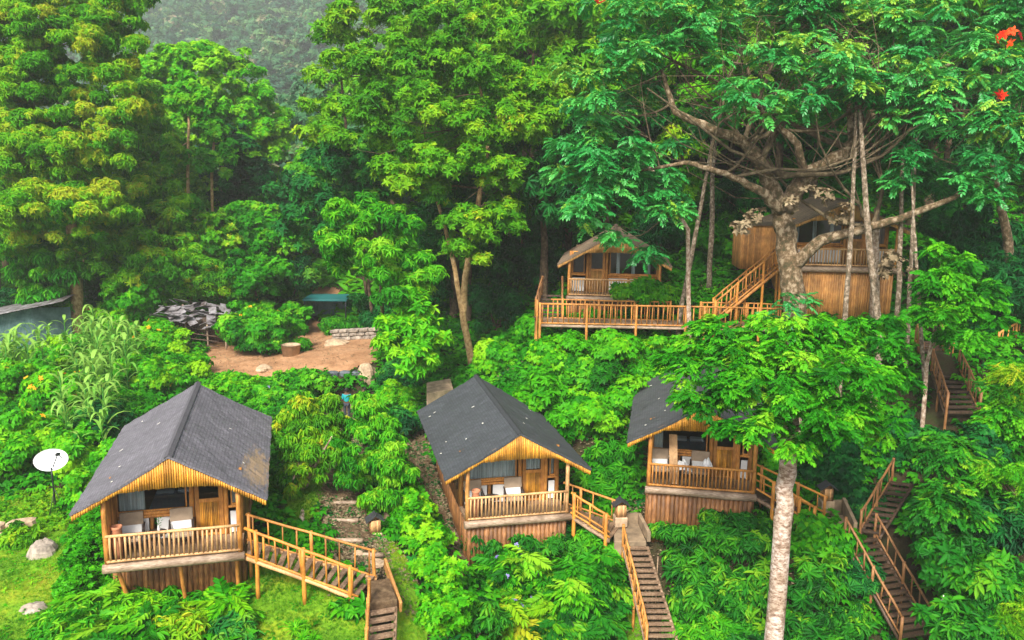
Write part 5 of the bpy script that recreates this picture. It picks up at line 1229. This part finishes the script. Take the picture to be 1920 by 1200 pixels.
# giant mossy tree
g0 = gb(1500, 640, 40)
tree('giant_tree', 'giant spreading tree with mossy forked trunk in front of the high cabin', [g0, A(1490, 560, 39.5), A(1475, 440, 39.5), A(1462, 385, 39.5), A(1435, 320, 39), A(1395, 265, 38.5), A(1330, 240, 38.5), A(1265, 210, 38.5), A(1240, 130, 38.5)],
     [.6, .54, .48, .42, .32, .26, .2, .15, .07],
     [lob(1400, 20, 40, 160, 50), lob(1600, 10, 40, 160, 50), lob(1200, 20, 39, 90, 40), lob(1580, 150, 36.5, 60, 40), lob(1150, 120, 38, 80, 50), lob(1230, 60, 38, 90, 50), lob(1340, 60, 39, 100, 45), lob(1460, 40, 39, 110, 45), lob(1400, 110, 37, 60, 30), lob(1520, 110, 37, 90, 45), lob(1620, 60, 39, 100, 55), lob(1740, 70, 38, 100, 55), lob(1680, 140, 37, 80, 40), lob(1830, 130, 37, 80, 55), lob(1780, 200, 36.5, 90, 40), lob(1870, 250, 36, 60, 45), lob(1650, 190, 37, 50, 35), lob(1110, 200, 38, 60, 60), lob(1455, 200, 35, 85, 32), lob(1420, 170, 36, 60, 25), lob(1190, 190, 40, 40, 40)],
     'frond', 13, .72, .72, 'blue', 'lichen', cover=1.15, nl=40, tb=.62, tv=.2, young=.25,
     extra=[([A(1470, 395, 39.5), A(1510, 330, 39), A(1580, 290, 38.5), A(1630, 230, 38.5), A(1645, 160, 38.5), A(1650, 60, 38.5)], [.45, .38, .3, .22, .15, .07]),
            ([A(1485, 500, 39.3), A(1540, 450, 38.5), A(1620, 430, 38), A(1700, 405, 37.5), A(1790, 370, 37), A(1850, 310, 37)], [.3, .26, .2, .16, .11, .05]),
            ([A(1465, 395, 39.3), A(1430, 360, 38.5), A(1360, 325, 38), A(1290, 305, 38), A(1200, 320, 38)], [.3, .2, .14, .1, .05]),
            ([A(1510, 335, 39), A(1495, 270, 38.5), A(1420, 200, 38.5), A(1400, 120, 38.5)], [.22, .17, .12, .06]), ([A(1600, 280, 38.5), A(1590, 180, 38.5), A(1560, 80, 38.5)], [.2, .14, .06]),
            ([A(1640, 200, 38.5), A(1720, 150, 38), A(1800, 110, 38)], [.16, .11, .05])])
GT = [o for o in SC.objects if o.get('label', '').startswith('giant spreading')][0]
tree('tulip_tree', 'blue-green hanging boughs on the left of the giant tree, over the thatched roof', [gb(1180, 640, 43) if 0 else gb(1300, 600, 42), A(1290, 430, 41), A(1230, 330, 40), A(1180, 260, 39.5)], [.12, .1, .08, .05],
     [lob(1140, 300, 38, 70, 50), lob(1110, 370, 38, 55, 45), lob(1190, 350, 39, 60, 40), lob(1240, 390, 39, 50, 35), lob(1130, 420, 38.5, 50, 35), lob(1195, 450, 40, 45, 24), lob(1200, 482, 40.5, 26, 14), lob(1090, 300, 39, 50, 60), lob(1230, 290, 40, 40, 30)], 'frond', 14, .68, .62, 'blue', 'pale', nl=26, tb=.5, young=.2)
tree('tulip_tree', 'hanging blue-green boughs at the far side of the giant tree with red flowers', [gb(1900, 640, 42), A(1890, 450, 40), A(1860, 300, 38.5)], [.3, .22, .1], [lob(1880, 310, 36, 50, 40), lob(1850, 350, 36, 60, 25), lob(1900, 200, 36, 40, 50), lob(1900, 60, 38, 60, 60)], 'frond', 14, .68, .62, 'blue', 'lichen', nl=16, tb=.45)
P_ = np.array([A(px, py, 35.6) for px, py in ((1872, 176), (1880, 180), (1866, 180), (1890, 62), (1900, 60), (1880, 66), (1915, 68), (1870, 72), (1895, 80), (1120, 4), (1130, 8))]); n = len(P_)
root = [o for o in SC.objects if 'with red flowers' in o.get('label', '')][0]
for q in range(n): flower(P_[q] + rng.normal(size=3) * .05, rng.normal(size=3) + [0, -1, 1], .26, 'red', root)
lobs = [lob(1415, 430, 37, 28, 40), lob(1500, 378, 37, 50, 20), lob(1560, 395, 37.5, 40, 14), lob(1690, 500, 36, 22, 40)]
C, Rr, O = puffs(lobs, .45, .8); leaf_obj('dry_leaves', [foliage(C, Rr, O, 'small', 9, .24, .45)], 'dry', GT)
tree('feathery_tree', 'dark feathery tree between the mossy fork and the high cabin roof', [gb(1640, 600, 44), A(1640, 450, 43), A(1650, 340, 42)], [.25, .2, .1], [lob(1610, 290, 41, 50, 30), lob(1680, 310, 41, 70, 35), lob(1620, 350, 40.5, 60, 30), lob(1730, 350, 41, 50, 40), lob(1650, 270, 42, 60, 30), lob(1570, 240, 43, 50, 40)], 'fine', 16, .6, .5, 'deep', 'pale', nl=14, tb=.6)
for px0, py0, px1, py1, d, r, lb in ((1273, 600, 1338, 250, 43.2, .13, 'pale thin trunk leaning past the thatched cabin eave'), (1335, 420, 1345, 240, 47, .14, 'straight pale thin trunk left of the giant fork'), (1580, 650, 1606, 190, 37.2, .12, 'pale ringed trunk in front of the high cabin railing, left one'), (1650, 640, 1612, 210, 37, .16, 'thicker pale trunk crossing the high cabin railing'),
                                     (1700, 660, 1718, 260, 37.5, .1, 'thin pale trunk right of the high cabin corner'), (1680, 650, 1694, 240, 38, .12, 'brown thin trunk nearest the corner of the high cabin'), (1735, 740, 1708, 330, 36.5, .09, 'crooked thin trunk rising beside the shaded stair path'), (1500, 800, 1475, 600, 37.5, .12, 'short lichen-covered stem under the giant tree')):
    g = gb(px0, py0, d)
    tree('thin_tree', lb, [g, A(px0, py0, d), A((px0 + px1) / 2 + R.uniform(-6, 6), (py0 + py1) / 2, d), A(px1, py1, d)], [r * 1.1, r, r * .85, r * .5], [lob(px1, py1 - 25, d, 35, 22), lob(px1 - 25, py1 + 5, d + .5, 25, 16)], 'frond', 12, .55, .5, 'blue', 'mottled', nl=8, tb=.35)
# dark trees on the shaded edge
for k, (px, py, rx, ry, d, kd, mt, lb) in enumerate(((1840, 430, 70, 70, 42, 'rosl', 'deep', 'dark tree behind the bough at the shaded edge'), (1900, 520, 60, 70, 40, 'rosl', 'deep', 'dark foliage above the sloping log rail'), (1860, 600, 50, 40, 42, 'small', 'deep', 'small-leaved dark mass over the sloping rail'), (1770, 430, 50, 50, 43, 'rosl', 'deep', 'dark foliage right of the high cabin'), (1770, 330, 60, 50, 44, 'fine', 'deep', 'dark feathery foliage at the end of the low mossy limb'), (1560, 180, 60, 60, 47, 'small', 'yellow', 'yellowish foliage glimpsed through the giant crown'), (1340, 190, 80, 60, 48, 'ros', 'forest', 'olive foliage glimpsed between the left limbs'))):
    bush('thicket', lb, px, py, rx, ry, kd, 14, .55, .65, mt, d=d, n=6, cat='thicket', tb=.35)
tree('fronded_tree', 'bright fronded bough hanging above the shaded stair path', [gb(1735, 760, 35.5), A(1738, 680, 35), A(1760, 590, 34.5)], [.1, .08, .05], [lob(1780, 490, 34, 38, 22), lob(1760, 530, 33.5, 45, 22), lob(1810, 545, 33.5, 50, 25), lob(1780, 590, 33, 60, 24), lob(1840, 590, 33, 45, 22), lob(1745, 570, 33.5, 40, 20), lob(1800, 630, 33, 35, 16)], 'frond', 24, .45, .42, 'emerald', 'pale', nl=14, tb=.45)
# front tree with the pale trunk
g = at(1448, 1240, 27); g[2] = min(g[2], G(g[0], g[1])) - .3
tree('pale_trunk_tree', 'front tree with straight pale ringed trunk and bright fronded crown over the cabin', [g, A(1466, 1000, 27), A(1478, 860, 27), A(1482, 780, 27), A(1478, 700, 27.3)], [.31, .285, .27, .24, .12],
     [lob(1360, 690, 27.2, 80, 45), lob(1420, 750, 26.6, 60, 35), lob(1345, 770, 26.4, 35, 22), lob(1340, 640, 28, 50, 30), lob(1300, 670, 28, 45, 30), lob(1400, 670, 27.5, 80, 40), lob(1340, 720, 27, 60, 35), lob(1310, 745, 26.8, 30, 22), lob(1480, 640, 28, 80, 40), lob(1440, 730, 26.5, 80, 40), lob(1540, 700, 26.5, 90, 45), lob(1620, 680, 27.5, 80, 45), lob(1670, 715, 28, 40, 35), lob(1520, 790, 26, 80, 35), lob(1600, 780, 26.5, 70, 40), lob(1400, 790, 26, 50, 28), lob(1660, 800, 27.5, 40, 32), lob(1560, 620, 29, 60, 30), lob(1640, 610, 29, 50, 25), lob(1430, 600, 29, 40, 20), lob(1460, 830, 26, 45, 16)],
     'frond', 26, .43, .48, 'emerald', 'ring', cover=1.15, nl=40, tb=.42, tv=.2, young=.3, back=.3)
# shaded mass to the side of the lower stairs
RM = [(1905, 722, 36, 36, 32, 'fine', 'yellow', 'yellow-green feathery bough above the right-hand mass'), (1882, 795, 40, 32, 32, 'frond', 'emerald', 'bright fronds right of the front tree crown'), (1900, 760, 45, 50, 32, 'fine', 'shrub', 'feathery foliage touching the picture edge'), (1760, 850, 50, 45, 30.5, 'frond', 'shrub', 'pinnate foliage spilling over the leaning rail'), (1830, 840, 55, 50, 31, 'small', 'deep', 'dark ivy patch deep in the shaded mass'),
      (1890, 890, 60, 35, 29.5, 'fine', 'emerald', 'lime feathery bough reaching out over the ivy patch'), (1775, 945, 55, 50, 29.5, 'frond', 'shrub', 'large pinnate shrub beside the lower dark steps'), (1860, 970, 70, 60, 30, 'rosl', 'deep', 'deep green shrub under the lime feathery bough'), (1785, 1050, 50, 55, 28.8, 'ros', 'shrub', 'broad-leaved shrub beside the lowest dark steps'), (1850, 1090, 70, 60, 28.5, 'ros', 'shrub', 'broad-leaved shrub with one white trumpet flower'),
      (1815, 1175, 70, 50, 27.5, 'ros', 'shrub', 'leafy shrub filling the lowest corner by the dark steps'), (1900, 1150, 50, 60, 27.5, 'fine', 'yellow', 'yellowish feathery shrub in the bottom corner'), (1560, 860, 55, 45, 36, 'lobed', 'deep', 'dark leafy shrub behind the pale trunk and lantern hut'), (1640, 870, 60, 55, 37, 'small', 'deep', 'dark small-leaved bank behind the leaning rail'), (1620, 940, 40, 30, 35, 'lobed', 'deep', 'shaded shrub beside the sloped parapet'), (1700, 810, 50, 30, 36, 'small', 'deep', 'dark shrubs under the lower stair flight')]
for px, py, rx, ry, d, kd, mt, lb in RM:
    bush('shrub', lb, px, py, rx, ry, kd, 18 if kd in ('frond', 'fine') else 15, {'small': .26, 'ros': .4, 'rosl': .42, 'lobed': .4}.get(kd, .48), .45, mt, d=d, n=7, cat='shrub', tb=.5 if mt != 'deep' else .35, young=.25)
# shrubs in front of the cabins
FS = [(1290, 1010, 60, 45, 'rosl', 'shrub', 'glossy shrub right of the head of the long log steps', .38), (1380, 1000, 70, 40, 'rosl', 'shrub', 'glossy shrub right below the bark wall of the half-hidden cabin', .38), (1310, 1090, 70, 50, 'rosl', 'shrub', 'tall glossy shrub beside the middle of the long steps', .4), (1400, 1110, 60, 55, 'rosl', 'shrub', 'glossy shrub directly left of the pale trunk', .4),
      (1320, 1170, 80, 40, 'rosl', 'emerald', 'yellow-tipped shrub at the foot of the long steps', .38), (1540, 1010, 45, 38, 'lobed', 'emerald', 'bright lobed-leaf shrub covering the end of the ramp behind the trunk', .36), (1525, 1090, 48, 55, 'rosl', 'shrub', 'glossy shrub directly right of the pale trunk', .4), (1590, 1165, 42, 40, 'rosl', 'shrub', 'shrub left of the lower dark steps', .36), (1510, 1170, 50, 40, 'rosl', 'shrub', 'shrub at the foot of the pale trunk', .38), (1410, 1190, 50, 30, 'ros', 'shrub', 'low leafy shrub left of the trunk foot', .36), (1620, 1080, 30, 40, 'rosl', 'deep', 'small dark shrub against the lower handrail', .36)]
for px, py, rx, ry, kd, mt, lb, sz in FS: bush('shrub', lb, px, py, rx, ry, kd, 15, sz, .42, mt, n=7, cat='shrub', tb=.5, tv=.2, young=.3)
FN = [(150, 1165, 65, 38, 'yellowish fern-leaved clump lowest beside the creeping cover'), (225, 1135, 60, 22, 'fern-leaved clump left under the stilts of the porch'), (310, 1135, 70, 24, 'fern-leaved clump in the middle under the porch'), (250, 1180, 80, 30, 'large fern-leaved clump at the bottom edge'), (345, 1180, 70, 28, 'spiky fern-leaved clump with pale fronds'), (415, 1140, 42, 24, 'fern-leaved clump at the lawn side of the porch'), (440, 1185, 26, 20, 'dark spiky clump at the lawn edge')]
for k, (px, py, rx, ry, lb) in enumerate(FN): bush('fern_clump', lb, px, py, rx, ry, 'fern' if k % 2 else 'rosl', 13, .95 if k % 2 else .5, .55, ['emerald', 'emerald', 'lime', 'emerald', 'yellow', 'lime', 'deep'][k], n=5, cat='fern', tb=.55, tv=.25, young=.3, group='fern-leaved clumps below the first porch')
MS = [(915, 1010, 45, 40, 'droop', 'shrub', 'dark drooping shrub at the front corner of the leaf-strewn cabin', .5), (985, 1010, 50, 35, 'rosl', 'shrub', 'shrub below the porch beam of the leaf-strewn cabin', .42), (1060, 1010, 50, 35, 'rosl', 'shrub', 'shrub below the short log ramp', .42), (1110, 1030, 40, 35, 'rosl', 'emerald', 'bright shrub left of the concrete landing', .4), (960, 1060, 55, 40, 'fern', 'emerald', 'light feathery shrub behind the lilac flowers', .8),
      (1060, 1090, 80, 50, 'fern', 'emerald', 'big fern-like shrub with arching fronds in the bottom centre', .9), (1120, 1120, 50, 50, 'fern', 'shrub', 'fern-like shrub left of the long steps', .85), (980, 1150, 70, 45, 'fern', 'yellow', 'yellowish fern-like shrub at the bottom edge with lilac flowers', .8), (1080, 1170, 70, 45, 'fern', 'shrub', 'fern-like shrub lowest in the bottom centre', .85), (890, 1160, 50, 45, 'rosl', 'shrub', 'dark shrub between the hedge and the fern-like shrubs', .4)]
for px, py, rx, ry, kd, mt, lb, sz in MS: bush('shrub', lb, px, py, rx, ry, kd, 14, sz, .45, mt, n=6, cat='shrub', tb=.5, tv=.2, young=.25, flowers=('lilac', 26, .12) if 'lilac' in lb else None)
HG = [(700, 960, 30, 30, 'lime'), (738, 905, 42, 42, 'emerald'), (768, 955, 42, 40, 'lime'), (795, 1005, 42, 45, 'lime'), (818, 1070, 38, 45, 'lime'), (835, 1150, 40, 50, 'lime')]
HL = ['small hedge bush right behind the path lantern hut', 'leafy hedge bush highest in the row right of the path', 'rounded hedge bush second in the row right of the path', 'bright rounded hedge bush in the middle of the row by the path', 'bright hedge bush beside the corner of the leaf-strewn cabin', 'bright hedge bush lowest in the row above the bottom edge']
for (px, py, rx, ry, mt), lb in zip(HG[1:], HL[1:]): bush('hedge_bush', lb, px, py, rx, ry, 'small', 22, .21, .42, mt, n=6, cat='bush', tb=.5, tv=.2, young=.2, group='hedge bushes beside the gravel path')
# drooping trees between the first two cabins
tree('mango_tree', 'drooping yellow-green tree left of the gravel path with a bare grey bough', [gp(565, 985), A(570, 920, 36), A(590, 850, 35.5), A(572, 780, 36)], [.13, .11, .1, .05], [lob(560, 765, 36, 45, 30), lob(600, 790, 35, 45, 30), lob(545, 830, 35, 35, 40), lob(595, 840, 34.5, 35, 35), lob(570, 890, 34.5, 35, 30), lob(535, 900, 35, 30, 30), lob(605, 762, 37, 26, 16), lob(635, 805, 36, 25, 24)], 'droop', 16, .46, .42, 'yellow', 'pale', nl=18, tb=.4, tv=.2, young=.3, extra=[([A(575, 900, 35.5), A(598, 862, 34.2), A(622, 818, 33.8)], [.09, .06, .02]), ([A(570, 915, 35.5), A(545, 905, 34.6), A(560, 880, 34.3)], [.07, .05, .02])])
tree('mango_tree', 'drooping glossy tree overhanging the gravel path beside the dark cabin roof', [gp(725, 985), A(722, 900, 36), A(705, 820, 36)], [.13, .1, .05], [lob(700, 780, 36, 50, 35), lob(670, 830, 35, 40, 35), lob(730, 840, 35, 40, 40), lob(690, 890, 34.5, 50, 35), lob(735, 900, 34.5, 35, 35), lob(660, 880, 35, 25, 30), lob(715, 940, 34.3, 40, 22), lob(700, 755, 37, 26, 16)], 'droop', 17, .46, .42, 'emerald', 'brown', nl=18, tb=.62, tv=.22, young=.4)
MB2 = [(560, 722, 46, 27, 'lobed', 'emerald', 'bright lobed-leaf bush left of the blue-grey stone wall', None), (530, 760, 40, 35, 'small', 'emerald', 'bush hugging the far roof corner of the stained-roof cabin', None), (440, 722, 60, 18, 'small', 'lime', 'clipped hedge behind the stained grey roof ridge', None), (500, 738, 45, 22, 'small', 'emerald', 'darker hedge with tiny blue flowers behind the stained roof', ('lilac', 14, .12)), (742, 745, 38, 36, 'lobed', 'lime', 'bright lobed-leaf bush right of the blue-grey stone wall', None), (760, 700, 40, 35, 'ros', 'deep', 'dark shrub left of the pale stone step', None), (745, 790, 40, 40, 'ros', 'deep', 'dark shrub against the eave of the leaf-strewn cabin', None),
       (490, 622, 66, 48, 'lobed', 'emerald', 'big rounded bush with a few orange flowers beside the shack', ('orange', 8, .17)), (480, 590, 55, 50, 'lobed', 'emerald', 'upper rounded bush right of the jumbled shack roof', ('orange', 6, .17)), (512, 545, 30, 55, 'small', 'deep', 'dark vine-covered column above the rounded bush', None), (548, 600, 26, 40, 'small', 'emerald', 'shrub left of the teal shelter', None), (640, 612, 34, 18, 'droop', 'emerald', 'drooping shrub in front of the teal shelter', None), (712, 600, 30, 30, 'ros', 'deep', 'dark shrub right of the drooping one by the shelter', None), (545, 650, 18, 12, 'ros', 'lime', 'leafy plant growing out of the tub planter', None), (675, 575, 20, 22, 'ros', 'deep', 'shrub at the teal roof edge', None),
       (230, 600, 50, 40, 'lobed', 'lime', 'lime bush in front of the water tank platform', None), (290, 640, 50, 36, 'lobed', 'lime', 'lime bush below the shack posts', ('orange', 9, .17)), (345, 690, 40, 20, 'lobed', 'lime', 'bush between the shack and the hedge', ('orange', 6, .17)), (280, 700, 60, 40, 'lobed', 'lime', 'leafy bush above the far left roof corner', ('orange', 8, .17)), (120, 660, 60, 40, 'lobed', 'lime', 'bush under the spotted trunk', None), (40, 720, 60, 50, 'lobed', 'lime', 'bush in front of the tin shed', ('orange', 12, .17)), (120, 740, 60, 45, 'lobed', 'lime', 'flower-dotted bush amid the maize', ('orange', 12, .16)), (60, 800, 60, 50, 'lobed', 'lime', 'flower-dotted bush above the dish', ('orange', 12, .16)), (20, 860, 50, 50, 'lobed', 'lime', 'leafy bush left of the dish', None), (130, 840, 50, 50, 'lobed', 'lime', 'leafy bush right behind the dish', None), (180, 800, 50, 50, 'lobed', 'deep', 'dark bush near the roof edge below the maize', None), (200, 870, 30, 45, 'small', 'lime', 'creeper mound against the stained roof eave', None), (165, 920, 32, 50, 'small', 'lime', 'creeper mound left of the first cabin corner post', None), (330, 700, 50, 30, 'lobed', 'lime', 'bush beside the hedge above the stained roof', None)]
for px, py, rx, ry, kd, mt, lb, fl in MB2:
    far = py < 720; bush('bush', lb, px, py, rx, ry, kd, 15 if kd != 'small' else 20, ({'lobed': .5, 'small': .3, 'ros': .42, 'droop': .55}[kd]) * (1.1 if far else .8), .6 if far else .48, mt, n=6, cat='bush', tb=.48, tv=.2, young=.25, flowers=fl)
# bank under the walkway
BK2 = [(950, 660, 45, 35), (1000, 620, 35, 30), (1050, 660, 55, 40), (1020, 730, 60, 45), (1110, 700, 55, 45), (1090, 780, 65, 50), (1170, 660, 50, 30), (1160, 740, 40, 40), (1230, 640, 30, 20), (960, 720, 40, 30), (1225, 700, 40, 40)]
BL = ['bank bush below the left end of the walkway', 'bank bush climbing over the left walkway rail', 'bank bush under the left walkway posts', 'bank bush right behind the dark cabin ridge', 'bank bush in the middle of the green slope', 'largest bank bush beside the dark roof eave', 'bank bush under the middle walkway posts', 'bank bush left of the half-hidden roof', 'small bank bush beneath the walkway deck', 'bank bush nearest the pale stone step', 'bank bush behind the half-hidden roof']
for (px, py, rx, ry), lb in zip(BK2, BL): bush('bank_bush', lb, px, py, rx, ry, 'lobed', 15, .5, .6, R.choice(['emerald', 'emerald', 'lime']), n=6, cat='bush', tb=.4, tv=.2, group='bushes on the bank under the walkway')
bush('shrub', 'glossy dark shrub between the two dark-roofed cabins', 1150, 850, 42, 35, 'rosl', 15, .42, .45, 'emerald', cat='shrub', tb=.4); bush('shrub', 'lower glossy shrub beside the lantern hut of the concrete landing', 1140, 900, 45, 35, 'rosl', 15, .42, .45, 'emerald', cat='shrub', tb=.4)
bush('shrub', 'flat-topped shrub in front of the thatched cabin railing', 1190, 545, 42, 17, 'ros', 14, .5, .45, 'emerald', d=44.5, cat='shrub', tb=.5); bush('shrub', 'second flat-topped shrub nearer the thin trunk by the thatched cabin', 1240, 552, 28, 14, 'ros', 14, .5, .45, 'emerald', d=44.5, cat='shrub', tb=.5)
bush('shrub', 'small pale-leaved shrub beside the cream retaining wall', 42, 1000, 22, 30, 'ros', 14, .3, .3, 'yellow', cat='shrub'); 
bush('taro_plant', 'large heart-leaved plant by the ramp post', 650, 1145, 18, 16, 'ros', 2, .6, .5, 'emerald', cat='plant', n=2)
bush('spiky_plant', 'low spiky plant on the lawn edge under the ramp', 575, 1190, 24, 14, 'tuft', 3, .5, .3, 'lime', cat='plant', n=2)
# maize
mz = None
for k in range(70):
    px, py = R.choice([(R.uniform(150, 250), R.uniform(650, 730)), (R.uniform(0, 60), R.uniform(690, 720)), (R.uniform(120, 210), R.uniform(750, 850)), (R.uniform(60, 260), R.uniform(640, 700))]); p = gp(px, py + 30)
    if mz is None or k < 3:
        TM['mz'] = [maize_tmpl()]; mz = empty('maize_plant', p, 0, 'tall maize plant with arching blades in the plot above the dish', 'maize', 'maize plants in the plot above the dish')
        leaf_obj('blades', [place('mz', np.array([[0, 0, 0]]) + np.array(mz.location)[None], np.array([[0, 0, 1.0]]), np.array([[1.0, 0, 0]]), np.array([1.5]), np.array([.55]))], 'maize', mz)
        MB().log((0, 0, -.2), (0, 0, 2.6), .03, 6).build('stalk', LM['maize'], mz); mz0 = mz; mz.location = [float(v) for v in p]
    else: dup(mz0, p, R.uniform(0, 6), R.uniform(.8, 1.2))
p = gp(1850, 1115); tf = empty('trumpet_flower', at(1768, 1128, 27.6), 0, 'single white trumpet flower hanging among broad leaves', 'flower')
MB().lathe((0, 0, 0), [(.02, .22), (.03, .1), (.09, 0), (.085, 0), (.02, .1)], 12).build('trumpet', LM['cream'], tf)
print('QUADS', NQ[0], 'OBJ', len(bpy.data.objects))
# ---------------------------------------------------------------- misty air
hz = MB().box(-540, 540, -4, 1010, -60, 330).build('haze', M['white']); tag(hz, kind='stuff')
hm = bpy.data.materials.new('mist'); hm.use_nodes = True; N = hm.node_tree.nodes; N.remove(N['Principled BSDF'])
vv = N.new('ShaderNodeVolumePrincipled'); vv.inputs['Color'].default_value = (1, 1, 1, 1); vv.inputs['Density'].default_value = .0006; vv.inputs['Anisotropy'].default_value = .2
hm.node_tree.links.new(vv.outputs[0], N['Material Output'].inputs['Volume']); hz.data.materials.clear(); hz.data.materials.append(hm)
